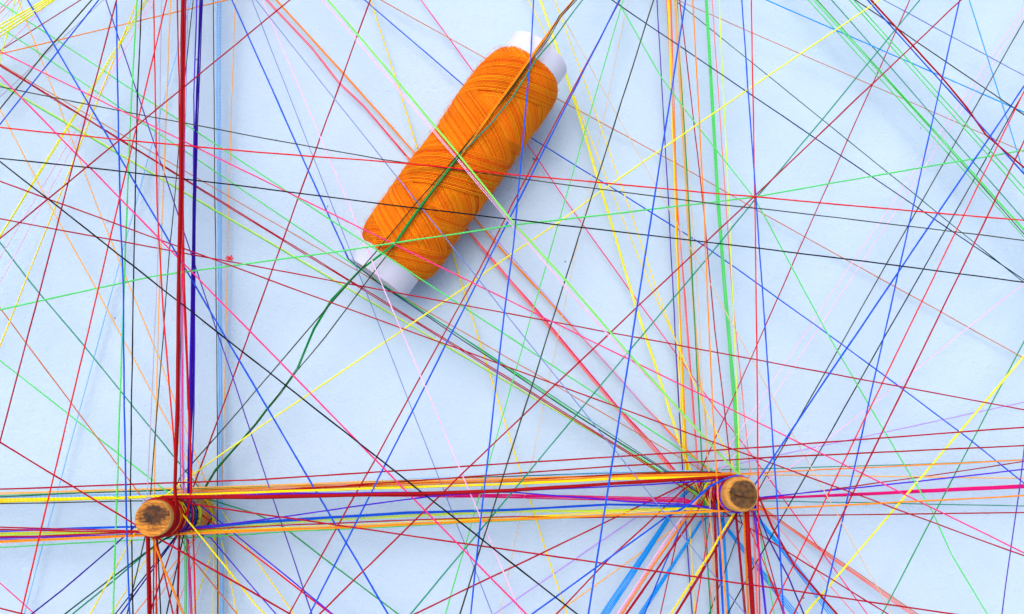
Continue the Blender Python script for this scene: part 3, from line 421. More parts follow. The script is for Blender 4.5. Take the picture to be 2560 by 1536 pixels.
beige|0.0148|beige thread from edge above spool to bottom right corner|-2.265,25.143,1.228;4.972,10.138,1.792;7.238,5.429,1.983;9.499,0.715,2.192;16.31,-13.533,2.877
blue|0.0223|blue thread from top right edge to bottom middle edge, first from left|9.316,25.017,1.63;2.202,10.061,2.187;-0.062,5.297,2.383;-2.198,0.799,2.587;-8.915,-13.363,3.299
crimson|0.0201|crimson thread from top right edge to bottom middle edge|9.47,24.887,1.425;1.126,8.12,2.064;0.165,6.074,2.148;-1.979,1.942,2.334;-2.662,0.6,2.398;-3.667,-1.318,2.494;-9.772,-13.117,3.109
ltgreen|0.017|light green thread from top right edge to bottom middle edge|7.936,26.25,0.62;3.333,10.322,1.193;1.922,5.442,1.386;0.577,0.791,1.589;-3.753,-14.179,2.306
beige|0.0117|beige thread from top right edge to bottom middle edge|7.515,26.758,0.301;2.916,5.727,0.691;-1.514,-14.508,1.137
olive|0.0201|dark olive thread from top right edge to bottom middle edge|9.045,25.548,1.561;4.032,9.964,2.215;2.536,5.316,2.43;1.051,0.705,2.665;-3.661,-13.917,3.49
ltgreen|0.0201|light green thread from top right edge to bottom right corner|-0.988,24.861,1.411;4.673,15.23,1.501;5.941,12.663,1.525;7.028,11.021,1.541;8.743,8.604,1.567;9.107,7.825,1.575;10.592,4.566,1.608;11.853,2.051,1.634;13.38,-0.904,1.668;13.819,-2.102,1.681;19.772,-13.492,1.815
navy|0.0191|navy blue thread from top right edge to middle right edge|-4.406,21.955,1.289;25.737,-0.56,2.011
dkgreen|0.0148|dark green thread from top right edge to middle right edge|-1.332,23.176,0.548;12.027,10.694,1.3;24.969,-1.45,2.088
brown|0.0138|brown thread from top right edge to upper right edge|-3.199,20.608,0.6;28.304,6.123,0.6
purple|0.0191|purple thread from top right edge to edge below right peg|5.822,26.847,1.055;6.242,8.68,0.633;6.354,2.126,0.467;6.459,-1.584,0.366;6.543,-3.895,0.3;6.942,-14.884,0.04
yellow|0.018|yellow bundle strand from top right edge to right peg|6.312,26.605,1.676;6.413,8.595,0.896;6.464,2.116,0.592;6.502,0.247,0.5;6.869,-0.589,0.5;6.957,-0.725,0.5;7.082,-0.825,0.5
yellow|0.018|=|6.257,26.54,1.778;6.362,8.559,0.996;6.414,2.107,0.692;6.452,0.245,0.6;6.88,-0.612,0.6;6.974,-0.743,0.6;7.104,-0.837,0.6
orange|0.0159|orange thread from top right edge to right peg|6.377,26.609,1.597;6.438,12.698,1.095;6.425,8.58,0.94;6.426,5.462,0.817;6.481,2.109,0.679;6.498,0.246,0.6;6.87,-0.591,0.6;6.958,-0.726,0.6;7.084,-0.826,0.6
salmon|0.018|salmon thread from top right edge to edge below right peg|6.066,26.602,1.616;6.457,8.582,0.934;6.58,5.466,0.808;6.731,2.111,0.667;6.837,0.164,0.583;6.988,-2.176,0.478;7.156,-3.885,0.4;8.23,-14.821,0.04
ltorange|0.017|pale orange bundle strand from top right edge to right peg|6.32,26.552,1.642;6.794,6.219,1.01;6.918,3.077,0.904;7.05,2.055,0.868;7.103,0.123,0.8;6.948,-0.058,0.8;6.864,-0.195,0.8;6.828,-0.352,0.8
ltorange|0.017|=|6.242,26.485,1.743;6.737,6.191,1.11;6.863,3.062,1.004;6.996,2.045,0.968;7.051,0.121,0.9;6.902,-0.122,0.9;6.84,-0.27,0.9;6.829,-0.431,0.9
green|0.0201|green thread from top right edge to edge below right peg|6.307,26.364,1.97;6.696,8.441,1.367;6.797,2.073,1.133;7.195,-14.797,0.464
beige|0.0159|beige thread from top right edge to edge below right peg|6.302,26.37,1.65;6.553,14.386,1.596;6.811,5.31,1.551;6.833,2.041,1.533;6.906,0.04,1.522;7.075,-14.719,1.435
blue|0.0244|blue thread from top right edge to bottom middle edge, first from right|8.54,25.44,2.69;4.72,5.151,2.896;1.057,-14.278,3.13
crimson|0.018|crimson thread from top right edge to right peg|6.025,26.479,1.266;7.121,8.407,1.486;7.282,4.465,1.539;7.442,2.04,1.573;7.54,0.158,1.6;7.724,-0.068,1.6;7.804,-0.207,1.6;7.836,-0.365,1.6;7.817,-0.525,1.6;7.749,-0.671,1.6;7.639,-0.788,1.6;7.497,-0.864,1.6;7.338,-0.891,1.6
orange|0.0223|orange thread from top right edge to edge below right peg|6.843,25.885,2.186;6.84,8.051,2.533;6.81,5.918,2.578;6.776,1.948,2.667;6.791,-0.891,2.734;7.071,-14.52,3.076
ltgreen|0.015|light green bundle strand from top right edge to right peg|7.508,26.65,1.471;7.783,8.575,1.025;7.893,5.453,0.943;8.04,2.104,0.851;8.053,0.329,0.8;7.818,-0.521,0.8;7.751,-0.667,0.8;7.642,-0.785,0.8
ltgreen|0.015|=|7.462,26.585,1.572;7.725,8.539,1.125;7.833,5.429,1.043;7.977,2.094,0.951;7.989,0.326,0.9;7.827,-0.486,0.9;7.771,-0.636,0.9;7.67,-0.762,0.9
ltgreen|0.015|=|7.416,26.52,1.673;7.667,8.503,1.225;7.773,5.405,1.143;7.914,2.083,1.051;7.925,0.322,1;7.833,-0.447,1;7.789,-0.601,1;7.698,-0.734,1
ltgreen|0.015|=|7.447,26.612,1.522;7.686,8.551,1.075;7.79,5.435,0.993;7.93,2.093,0.901;7.94,0.322,0.85;7.832,-0.456,0.85;7.785,-0.61,0.85;7.691,-0.741,0.85
salmon|0.017|salmon thread from top right edge to right peg|7.606,26.651,1.468;7.986,8.575,1.028;8.066,5.451,0.946;8.366,0.163,0.8;7.738,-0.687,0.8;7.623,-0.799,0.8;7.478,-0.87,0.8
ygreen|0.0191|yellow green thread from top right edge to right peg|7.996,26.535,1.672;8.012,8.509,1.226;8.001,2.084,1.053;7.97,0.243,1;7.827,-0.484,1;7.771,-0.635,1;7.671,-0.761,1
blue|0.0223|blue thread from top right edge to edge below right peg|8.342,25.869,2.33;8.427,1.951,2.7;8.423,-0.337,2.74;8.333,-14.534,3.005
red|0.0201|red thread from top right edge to edge below right peg|9.271,25.926,2.187;8.389,8.076,2.533;8.062,1.953,2.667;7.875,-1.077,2.739;7.162,-14.513,3.075
lemon|0.0223|lemon yellow thread from top right corner to left peg|22.265,21.997,1.6;10.548,13.558,1.6;9.406,12.755,1.6;3.885,8.739,1.6;2.502,7.677,1.6;1.147,6.72,1.6;-0.323,5.61,1.6;-6.195,1.395,1.6;-8.235,-0.114,1.6;-8.662,-0.493,1.6;-8.675,-0.95,1.6;-8.654,-1.11,1.6;-8.584,-1.254,1.6;-8.472,-1.37,1.6;-8.329,-1.444,1.6;-8.17,-1.47,1.6;-8.012,-1.444,1.6;-7.869,-1.37,1.6
crimson|0.0212|crimson thread from top right corner to bottom middle edge|23.987,23.058,1.438;12.607,12.341,1.953;8.494,8.442,2.155;2.441,2.743,2.486;-0.248,0.186,2.651;-11.79,-11.127,3.43
teal|0.0191|teal thread from top right corner to bottom middle edge|21.771,24.022,1.16;11.004,11.209,1.83;8.685,8.527,1.983;7.014,6.551,2.101;4.519,3.659,2.285;2.874,1.736,2.415;0.631,-0.885,2.602;-8.73,-11.805,3.44
ltgreen|0.0233|light green thread from middle left edge to upper right edge over spool|28.356,12.58,1.017;11.001,9,1.958;8.558,8.464,2.097;3.998,7.762,2.364;1.266,7.349,2.531;-2.336,6.668,2.76;-4.088,6.414,2.627;-9.262,5.736,2.235;-24.3,2.446,1.069
ltblue|0.0212|light blue thread from top right edge to upper right edge|-0.196,20.39,1;28.197,7.383,1
ltgreen|0.017|light green thread from top right edge to middle right edge, first from bottom|4.59,24.746,0.586;24.14,-1.21,1.514
ltgreen|0.018|light green bundle strand from top right edge to middle right edge|4.809,24.664,0.772;23.974,-1.003,1.728
ltgreen|0.018|=|4.682,24.529,0.87;23.899,-1.041,1.83
ltgreen|0.0191|light green thread from top right edge to middle right edge, middle one|6.06,24.75,0.816;23.918,-0.066,1.884
ltgreen|0.0191|light green thread from top right edge to middle right edge, first from top|6.187,24.717,0.803;23.978,0.209,1.897
teal|0.017|teal thread from top right edge to middle right edge|5.657,24.954,0.557;23.948,-0.816,1.543
olive|0.018|dark olive thread from top right edge to upper right edge|4.097,22.632,0.897;26.189,4.575,2.203
olive|0.0148|dark olive thread from top right edge to middle right edge|4.992,24.739,0.784;24.041,-1.171,1.416
blue|0.0223|blue thread from top right corner to middle right edge|6.515,24.508,1.163;23.684,0.492,2.337
darkred|0.017|dark red bundle strand from top right corner to upper right edge|6.568,24.449,1.16;15.045,12.829,1.736;15.76,11.716,1.79;16.259,10.762,1.834;24.962,1.765,2.373
darkred|0.017|=|6.493,24.365,1.259;14.962,12.757,1.836;15.674,11.649,1.89;16.171,10.699,1.934;24.869,1.707,2.475
slate|0.0159|slate blue thread from top right corner to upper right edge|4.669,22.049,0.188;27.833,7.556,1.212
crimson|0.017|crimson thread from top right corner to right peg|19.794,25.899,0.629;10.647,7.865,0.944;6.71,0.115,1.1;6.837,-0.49,1.1;6.895,-0.641,1.1;6.997,-0.765,1.1
blue|0.0223|blue thread from top right corner to bottom right corner|19.508,26.085,1.317;14.365,10.493,1.74;12.731,5.558,1.886;11.165,0.846,2.04;6.187,-14.064,2.573
ltblue|0.017|light blue thread from top right corner to middle right edge|14.814,26.864,1;19.891,-0.973,1
palepink|0.0117|pale pink thread from upper right edge to right peg, first from top|25.486,24.837,0.539;12.947,8.017,0.846;7.485,0.699,1;6.92,-0.093,1;6.849,-0.238,1;6.827,-0.397,1
palepink|0.0117|pale pink thread from upper right edge to right peg, first from bottom|25.388,24.564,0.536;13.085,7.818,0.846;7.765,0.585,1;7.024,0.014,1;6.913,-0.104,1;6.846,-0.25,1
olive|0.017|dark olive thread from upper right edge to right peg|24.465,24.472,1.312;13.322,7.172,1.103;8.508,-0.309,1;7.577,-0.828,1;7.426,-0.883,1;7.265,-0.887,1
blue|0.0244|blue thread from upper right edge to right peg|24.669,21.251,0.994;15.143,9.095,1.846;12.589,5.844,2.092;10.217,2.832,2.338;7.878,-0.129,2.6;7.832,-0.457,2.6;7.784,-0.611,2.6;7.691,-0.742,2.6;7.561,-0.836,2.6;7.408,-0.886,2.6;7.247,-0.884,2.6;7.094,-0.832,2.6;6.966,-0.735,2.6
red|0.0191|red thread from upper right edge to edge below right peg|23.007,21.647,2.2;2.659,-13.137,2.2
black|0.017|black thread from upper right edge to edge below right peg|24.337,21.778,0.902;15.172,8.182,1.346;12.394,4.066,1.493;9.708,0.095,1.646;1.067,-12.654,2.183
crimson|0.0233|crimson thread from upper right edge to edge below right peg|22.883,19.854,2.012;12.826,3.121,2.346;3.114,-13.001,2.717
palepink|0.0138|pale pink thread from middle right edge to right peg|26.577,12.638,0.61;15.645,4.725,0.72;12.38,2.312,0.755;9.551,0.327,0.786;8.218,-0.364,0.8;7.63,-0.794,0.8;7.487,-0.867,0.8;7.327,-0.891,0.8
green|0.018|green thread from middle right edge to bottom right corner|23.219,13.394,0.972;5.649,-12.925,1.628
lemon|0.015|lemon yellow bundle strand from middle right edge to bottom right corner|24.753,11.442,1.002;12.985,-0.153,1.6;1.539,-11.402,2.235
lemon|0.015|=|24.649,11.461,1.101;12.911,-0.134,1.7;1.494,-11.383,2.337
palepurple|0.0148|pale purple thread from middle right edge to right peg|28.021,4.628,0.6;7.398,0.334,0.6;7.004,-0.002,0.6;6.9,-0.125,0.6;6.839,-0.274,0.6
purple|0.018|purple thread from lower right edge to bottom right corner|19.365,11.688,1.176;16.058,-0.357,1.658;15.407,-2.485,1.746;11.926,-14.272,2.254
crimson|0.0212|crimson thread from lower left edge to middle right edge|-23.6,-0.647,2.682;-5.875,0,2.55;3.891,0.625,2.481;8.37,0.92,2.45;26.915,2.309,2.328
ltorange|0.0148|pale orange thread from lower left edge to right peg, first from bottom|-24.44,-0.739,0.89;-3.461,-0.086,1.1;1.169,0.04,1.145;6.879,0.176,1.2;7.391,0.115,1.2;7.546,0.071,1.2;7.679,-0.02,1.2
dkgreen|0.0138|dark green thread from lower left edge to right peg|-24.427,-0.958,1;-11.139,-0.368,1;-6.246,-0.234,1;-3.873,-0.098,1;1.175,0.112,1;4.04,0.193,1;7.145,0.25,1;7.538,0.074,1;7.673,-0.014,1;7.772,-0.14,1
skyblue|0.013|sky blue bundle strand from lower left edge to right peg|-24.543,-0.703,0.8;-9.27,-0.381,0.8;-6.294,-0.267,0.8;-1.487,0.045,0.8;1.184,0.111,0.8;4.072,0.23,0.8;7.202,0.27,0.8;7.583,0.052,0.8;7.708,-0.05,0.8;7.795,-0.185,0.8
skyblue|0.013|=|-24.485,-0.743,0.9;-9.23,-0.409,0.9;-6.267,-0.294,0.9;-1.48,0.02,0.9;1.18,0.088,0.9;4.056,0.21,0.9;7.174,0.251,0.9;7.552,0.068,0.9;7.684,-0.024,0.9;7.78,-0.153,0.9
skyblue|0.013|=|-24.426,-0.783,1;-9.19,-0.438,1;-6.239,-0.321,1;-1.472,-0.004,1;1.176,0.066,1;4.04,0.189,1;7.145,0.233,1;7.52,0.082,1;7.658,-0.001,1;7.763,-0.123,1
yellow|0.016|yellow bundle strand from lower left edge to left peg|-23.805,-0.722,1.193;-9.419,-0.452,2.383;-8.022,-0.394,2.5;-7.809,-0.612,2.5;-7.717,-0.744,2.5;-7.67,-0.898,2.5;-7.674,-1.059,2.5;-7.729,-1.21,2.5;-7.829,-1.336,2.5;-7.963,-1.425,2.5;-8.118,-1.467,2.5
yellow|0.016|=|-23.746,-0.789,1.289;-9.377,-0.466,2.483;-7.987,-0.402,2.6;-7.787,-0.636,2.6;-7.703,-0.774,2.6;-7.667,-0.93,2.6;-7.682,-1.09,2.6;-7.746,-1.238,2.6;-7.853,-1.358,2.6;-7.993,-1.437,2.6;-8.151,-1.469,2.6
yellow|0.016|=|-23.687,-0.855,1.385;-9.336,-0.48,2.583;-7.952,-0.411,2.7;-7.765,-0.664,2.7;-7.691,-0.807,2.7;-7.666,-0.966,2.7;-7.692,-1.125,2.7;-7.766,-1.267,2.7;-7.882,-1.379,2.7;-8.027,-1.449,2.7;-8.187,-1.469,2.7
yellow|0.016|=|-23.762,-0.928,1.24;-9.393,-0.499,2.433;-8.002,-0.424,2.55;-7.818,-0.603,2.55;-7.722,-0.732,2.55;-7.672,-0.885,2.55;-7.672,-1.045,2.55;-7.723,-1.198,2.55;-7.819,-1.327,2.55;-7.951,-1.419,2.55;-8.105,-1.465,2.55
olive|0.0159|dark olive thread from lower left edge to left peg|-24.08,-0.849,1.059;-9.037,-0.571,1.8;-8.237,-0.464,1.8;-8.076,-0.468,1.8;-7.925,-0.523,1.8;-7.799,-0.623,1.8;-7.71,-0.757,1.8;-7.668,-0.913,1.8;-7.677,-1.073,1.8;-7.737,-1.223,1.8
yellow|0.019|yellow bundle strand from left peg to right peg, first from top|-8.468,-1.373,2.5;-8.581,-1.258,2.5;-8.653,-1.114,2.5;-8.675,-0.955,2.5;-8.647,-0.797,2.5;-8.57,-0.655,2.5;-8.452,-0.545,2.5;-8.306,-0.478,2.5;-8.022,-0.399,2.5;-5.872,-0.319,2.485;1.108,-0.098,2.438;3.808,0.035,2.42;6.544,0.093,2.402;7.319,0.118,2.4;7.479,0.097,2.4;7.623,0.026,2.4;7.738,-0.087,2.4;7.812,-0.23,2.4;7.837,-0.389,2.4;7.81,-0.548,2.4;7.735,-0.69,2.4
yellow|0.019|=|-8.505,-1.343,2.6;-8.607,-1.219,2.6;-8.665,-1.068,2.6;-8.672,-0.908,2.6;-8.629,-0.753,2.6;-8.539,-0.619,2.6;-8.412,-0.521,2.6;-8.26,-0.468,2.6;-7.985,-0.418,2.6;-5.845,-0.341,2.585;1.104,-0.126,2.538;3.793,0.004,2.52;6.516,0.06,2.502;6.869,0.075,2.5;7.281,0.116,2.5;7.442,0.106,2.5;7.591,0.047,2.5;7.714,-0.057,2.5;7.799,-0.194,2.5;7.835,-0.351,2.5;7.821,-0.511,2.5;7.757,-0.659,2.5
darkred|0.0198|dark red bundle strand from left peg to right peg|-8.436,-1.394,3;-8.558,-1.289,3;-8.64,-1.15,3;-8.675,-0.993,3;-8.658,-0.833,3;-8.592,-0.686,3;-8.483,-0.568,3;-8.343,-0.49,3;-8.174,-0.429,3;-7.39,-0.416,2.978;-5.756,-0.416,2.933;-0.989,-0.328,2.803;1.093,-0.251,2.748;6.173,0.063,2.616;6.801,0.093,2.6;7.307,0.118,2.6;7.467,0.1,2.6;7.613,0.033,2.6;7.73,-0.077,2.6;7.808,-0.218,2.6;7.837,-0.376,2.6;7.814,-0.536,2.6;7.743,-0.68,2.6
darkred|0.0198|=|-8.135,-0.451,3.1;-7.356,-0.438,3.078;-5.729,-0.437,3.033;-0.984,-0.347,2.903;1.089,-0.269,2.848;6.146,0.046,2.716;6.772,0.076,2.7;7.292,0.117,2.7;7.452,0.104,2.7;7.601,0.041,2.7;7.721,-0.065,2.7;7.803,-0.204,2.7;7.836,-0.362,2.7;7.818,-0.522,2.7;7.751,-0.668,2.7
darkred|0.0198|=|-8.097,-0.473,3.2;-7.322,-0.459,3.178;-5.702,-0.458,3.133;-0.979,-0.366,3.003;1.085,-0.287,2.948;6.12,0.029,2.816;6.743,0.06,2.8;7.279,0.116,2.8;7.44,0.107,2.8;7.589,0.048,2.8;7.713,-0.055,2.8;7.798,-0.192,2.8;7.835,-0.348,2.8;7.822,-0.509,2.8;7.758,-0.657,2.8
darkred|0.0198|=|-8.147,-0.5,3.05;-7.367,-0.486,3.028;-5.737,-0.484,2.983;-0.984,-0.388,2.853;1.093,-0.308,2.798;6.159,0.013,2.666;6.786,0.044,2.65;7.258,0.113,2.65;7.419,0.111,2.65;7.571,0.058,2.65;7.699,-0.04,2.65;7.789,-0.173,2.65;7.833,-0.327,2.65;7.826,-0.488,2.65;7.769,-0.639,2.65
darkred|0.0212|dark red thread from lower right edge to left peg, first from top|-8.521,-1.328,2.4;-8.618,-1.199,2.4;-8.669,-1.047,2.4;-8.669,-0.886,2.4;-8.619,-0.733,2.4;-8.524,-0.604,2.4;-8.392,-0.511,2.4;-8.238,-0.464,2.4;-7.577,-0.375,2.4;-5.894,-0.332,2.392;3.828,0.361,2.35;8.393,0.615,2.331;26.935,1.488,2.255
orange|0.013|orange bundle strand from left peg to right peg|-8.161,-1.47,1.5;-8.321,-1.447,1.5;-8.465,-1.375,1.5;-8.579,-1.262,1.5;-8.652,-1.118,1.5;-8.676,-0.959,1.5;-8.648,-0.801,1.5;-8.572,-0.659,1.5;-8.294,-0.293,1.5;-3.393,-0.12,1.595;3.919,0.116,1.733;7.48,0.206,1.8;7.709,-0.051,1.8;7.795,-0.186,1.8;7.835,-0.342,1.8;7.823,-0.503,1.8;7.761,-0.652,1.8;7.656,-0.773,1.8;7.518,-0.856,1.8;7.361,-0.891,1.8
orange|0.013|=|-8.219,-1.467,1.6;-8.374,-1.427,1.6;-8.509,-1.339,1.6;-8.61,-1.214,1.6;-8.666,-1.063,1.6;-8.672,-0.902,1.6;-8.626,-0.747,1.6;-8.535,-0.615,1.6;-8.257,-0.325,1.6;-3.377,-0.149,1.695;3.904,0.09,1.833;7.449,0.183,1.9;7.665,-0.007,1.9;7.768,-0.131,1.9;7.826,-0.281,1.9;7.834,-0.442,1.9;7.791,-0.597,1.9;7.701,-0.731,1.9;7.574,-0.83,1.9;7.422,-0.883,1.9
orange|0.013|=|-8.284,-1.457,1.7;-8.433,-1.396,1.7;-8.555,-1.292,1.7;-8.639,-1.154,1.7;-8.675,-0.998,1.7;-8.659,-0.837,1.7;-8.594,-0.69,1.7;-8.487,-0.571,1.7;-8.22,-0.357,1.7;-3.361,-0.178,1.795;3.888,0.065,1.933;7.418,0.16,2;7.607,0.037,2;7.726,-0.071,2;7.805,-0.211,2;7.836,-0.369,2;7.816,-0.528,2;7.747,-0.674,2;7.636,-0.79,2;7.493,-0.865,2
orange|0.013|=|-8.281,-1.457,1.55;-8.43,-1.398,1.55;-8.553,-1.294,1.55;-8.637,-1.157,1.55;-8.674,-1.001,1.55;-8.66,-0.84,1.55;-8.596,-0.693,1.55;-8.489,-0.573,1.55;-8.266,-0.392,1.55;-3.38,-0.209,1.645;3.912,0.041,1.783;7.464,0.138,1.85;7.622,0.027,1.85;7.737,-0.085,1.85;7.811,-0.228,1.85;7.837,-0.387,1.85;7.811,-0.546,1.85;7.736,-0.689,1.85;7.621,-0.801,1.85;7.476,-0.87,1.85
orange|0.0191|orange thread from lower right edge to right peg, first from top|7.021,-0.785,1.9;6.912,-0.667,1.9;6.845,-0.52,1.9;6.827,-0.36,1.9;6.861,-0.203,1.9;6.943,-0.064,1.9;7.064,0.042,1.9;7.212,0.104,1.9;7.449,0.162,1.9;27.342,1.082,1.23
ltorange|0.018|pale orange thread from lower right edge to right peg|7.031,-0.793,1.6;6.919,-0.678,1.6;6.848,-0.533,1.6;6.827,-0.373,1.6;6.857,-0.215,1.6;6.934,-0.075,1.6;7.053,0.035,1.6;7.199,0.101,1.6;7.418,0.16,1.6;27.422,-0.096,1.156
darkred|0.0191|dark red thread from left peg to right peg|-8.542,-1.307,1.8;-8.631,-1.172,1.8;-8.673,-1.017,1.8;-8.664,-0.856,1.8;-8.605,-0.707,1.8;-8.502,-0.583,1.8;-8.365,-0.498,1.8;-8.208,-0.461,1.8;-7.689,-0.422,1.8;-4.131,-0.197,1.8;1.138,-0.019,1.8;4.709,0.187,1.8;7.119,0.215,1.8;7.489,0.093,1.8;7.632,0.019,1.8;7.745,-0.096,1.8;7.815,-0.24,1.8;7.836,-0.4,1.8;7.807,-0.558,1.8;7.729,-0.699,1.8;7.61,-0.808,1.8
magenta|0.0165|magenta bundle strand from left peg to right peg|-8.079,-0.493,0.8;-6.291,-0.364,0.787;-3.495,-0.398,0.767;1.188,-0.428,0.735;6.315,-0.539,0.7;7.152,-0.858,0.7;7.309,-0.891,0.7;7.469,-0.872,0.7
magenta|0.0165|=|-8.047,-0.502,0.9;-6.265,-0.377,0.887;-3.481,-0.416,0.867;1.183,-0.456,0.835;6.288,-0.576,0.8;7.174,-0.866,0.8;7.333,-0.891,0.8;7.492,-0.865,0.8
magenta|0.0165|=|-8.014,-0.511,1;-6.24,-0.39,0.987;-3.466,-0.434,0.967;1.178,-0.483,0.935;6.262,-0.612,0.9;7.196,-0.873,0.9;7.356,-0.891,0.9;7.513,-0.858,0.9
magenta|0.0165|=|-8.061,-0.526,0.85;-6.276,-0.407,0.837;-3.486,-0.457,0.817;1.185,-0.515,0.785;6.297,-0.655,0.75;7.212,-0.877,0.75;7.373,-0.89,0.75;7.529,-0.851,0.75
violet|0.0201|violet thread from left peg to right peg, first from bottom|-8.188,-1.371,2;-5.952,-1.105,1.969;-5.018,-0.982,1.956;-3.322,-0.735,1.933;-1.024,-0.437,1.902;1.135,-0.306,1.874;3.897,-0.192,1.838;6.865,-0.031,1.8;7.142,0.082,1.8;7.299,0.117,1.8;7.459,0.102,1.8;7.606,0.037,1.8;7.726,-0.071,1.8;7.805,-0.21,1.8;7.836,-0.368,1.8;7.816,-0.528,1.8
violet|0.0201|violet thread from left peg to right peg, first from top|-8.603,-1.226,1.8;-8.663,-1.076,1.8;-8.673,-0.916,1.8;-8.632,-0.76,1.8;-8.545,-0.625,1.8;-8.419,-0.525,1.8;-8.268,-0.469,1.8;-8.107,-0.464,1.8;-7.606,-0.527,1.8;-6.038,-0.386,1.8;-1.03,-0.344,1.8;1.138,-0.345,1.8;2.711,-0.461,1.8;4.487,-0.609,1.8;6.194,-0.703,1.8;7.246,-0.884,1.8;7.407,-0.886,1.8;7.56,-0.837,1.8;7.69,-0.742,1.8;7.784,-0.611,1.8;7.832,-0.458,1.8;7.829,-0.297,1.8;7.775,-0.145,1.8
blue|0.017|blue bundle strand from left peg to right peg|-8.627,-1.371,1.5;-6.067,-1.147,1.5;-4.146,-1.029,1.5;-1.817,-0.902,1.5;1.151,-0.822,1.5;3.939,-0.686,1.5;6.874,-0.752,1.5;7.151,-0.858,1.5;7.308,-0.891,1.5;7.468,-0.873,1.5;7.614,-0.805,1.5;7.732,-0.695,1.5;7.808,-0.553,1.5;7.837,-0.395,1.5;7.814,-0.236,1.5
blue|0.017|=|-8.588,-1.393,1.6;-6.04,-1.167,1.6;-4.128,-1.047,1.6;-1.808,-0.919,1.6;1.147,-0.836,1.6;3.923,-0.698,1.6;6.846,-0.76,1.6;7.176,-0.867,1.6;7.335,-0.891,1.6;7.494,-0.865,1.6;7.636,-0.79,1.6;7.747,-0.673,1.6;7.816,-0.528,1.6;7.836,-0.368,1.6;7.805,-0.211,1.6
blue|0.017|=|-8.004,-0.488,1.7;-8.162,-0.46,1.7;-8.321,-0.483,1.7;-8.465,-0.554,1.7;-8.579,-0.668,1.7;-8.652,-0.812,1.7;-8.676,-0.971,1.7;-8.648,-1.129,1.7;-8.55,-1.414,1.7;-6.013,-1.187,1.7;-4.109,-1.065,1.7;-1.799,-0.935,1.7;1.144,-0.85,1.7;3.907,-0.709,1.7;6.818,-0.768,1.7;7.197,-0.873,1.7;7.356,-0.891,1.7;7.514,-0.857,1.7;7.653,-0.776,1.7;7.759,-0.655,1.7;7.822,-0.507,1.7;7.835,-0.347,1.7;7.797,-0.191,1.7
ygreen|0.017|yellow green bundle strand from left peg to right peg|-8.613,-1.463,1.3;-6.113,-1.214,1.3;-3.398,-1.06,1.3;1.161,-0.87,1.3;3.403,-0.863,1.3;6.928,-0.78,1.3;7.164,-0.863,1.3;7.322,-0.891,1.3;7.481,-0.869,1.3;7.625,-0.797,1.3;7.74,-0.684,1.3;7.813,-0.541,1.3;7.837,-0.381,1.3;7.809,-0.223,1.3
ygreen|0.017|=|-8.573,-1.501,1.4;-6.084,-1.251,1.4;-3.38,-1.096,1.4;1.158,-0.904,1.4;3.39,-0.895,1.4;6.9,-0.81,1.4;7.226,-0.88,1.4;7.386,-0.888,1.4;7.541,-0.846,1.4;7.675,-0.756,1.4;7.774,-0.63,1.4;7.828,-0.478,1.4;7.832,-0.317,1.4;7.785,-0.163,1.4
yellow|0.014|yellow bundle strand from left peg to right peg, first from bottom|-8.924,-1.457,1.7;-2.182,-1.182,1.7;1.142,-1.035,1.7;5.894,-0.804,1.7;6.816,-0.79,1.7;7.223,-0.88,1.7;7.384,-0.889,1.7;7.539,-0.847,1.7;7.674,-0.758,1.7;7.773,-0.632,1.7;7.828,-0.48,1.7;7.832,-0.319,1.7;7.786,-0.165,1.7
yellow|0.014|=|-8.882,-1.494,1.8;-2.17,-1.216,1.8;1.139,-1.067,1.8;5.87,-0.834,1.8;6.788,-0.82,1.8;7.262,-0.887,1.8;7.423,-0.883,1.8;7.574,-0.829,1.8;7.701,-0.731,1.8;7.791,-0.597,1.8;7.834,-0.442,1.8;7.826,-0.281,1.8;7.767,-0.131,1.8
orange|0.013|orange bundle strand from lower left edge to right peg|-23.493,-2.038,2.5;-9.282,-1.448,2.5;-3.225,-1.23,2.5;1.105,-1.046,2.5;7.212,-0.824,2.5
orange|0.013|=|-23.436,-2.063,2.6;-9.24,-1.465,2.6;-3.21,-1.245,2.6;1.101,-1.058,2.6;7.181,-0.834,2.6
orange|0.013|=|-23.379,-2.089,2.7;-9.197,-1.482,2.7;-3.195,-1.259,2.7;1.097,-1.071,2.7;7.15,-0.844,2.7
orange|0.0223|orange thread from lower right edge to right peg, first from bottom|7.303,0.118,2.6;7.146,0.083,2.6;7.008,0.001,2.6;6.902,-0.121,2.6;6.84,-0.269,2.6;6.828,-0.43,2.6;6.868,-0.586,2.6;6.954,-0.722,2.6;7.064,-0.846,2.6;26.687,0.071,2.146
ltgreen|0.018|light green thread from lower left edge to right peg, first from bottom|-24.152,-2.391,1.2;-6.119,-1.506,1.2;-6.119,-1.498,1.2;-5.191,-1.444,1.2;1.166,-1.156,1.2;3.979,-1.041,1.2;6.908,-0.941,1.2;7.387,-0.888,1.2;7.542,-0.846,1.2;7.676,-0.756,1.2
blue|0.018|blue bundle strand from lower left edge to left peg|-24.095,-1.693,0.81;-9.391,-1.268,1.6;-8.256,-1.462,1.6;-8.095,-1.464,1.6;-7.942,-1.415,1.6;-7.812,-1.32,1.6;-7.718,-1.189,1.6;-7.671,-1.035,1.6;-7.674,-0.874,1.6;-7.727,-0.723,1.6
blue|0.018|=|-24.036,-1.752,0.908;-9.351,-1.284,1.7;-8.252,-1.463,1.7;-8.091,-1.463,1.7;-7.938,-1.413,1.7;-7.809,-1.317,1.7;-7.716,-1.185,1.7;-7.67,-1.031,1.7;-7.674,-0.87,1.7;-7.729,-0.719,1.7
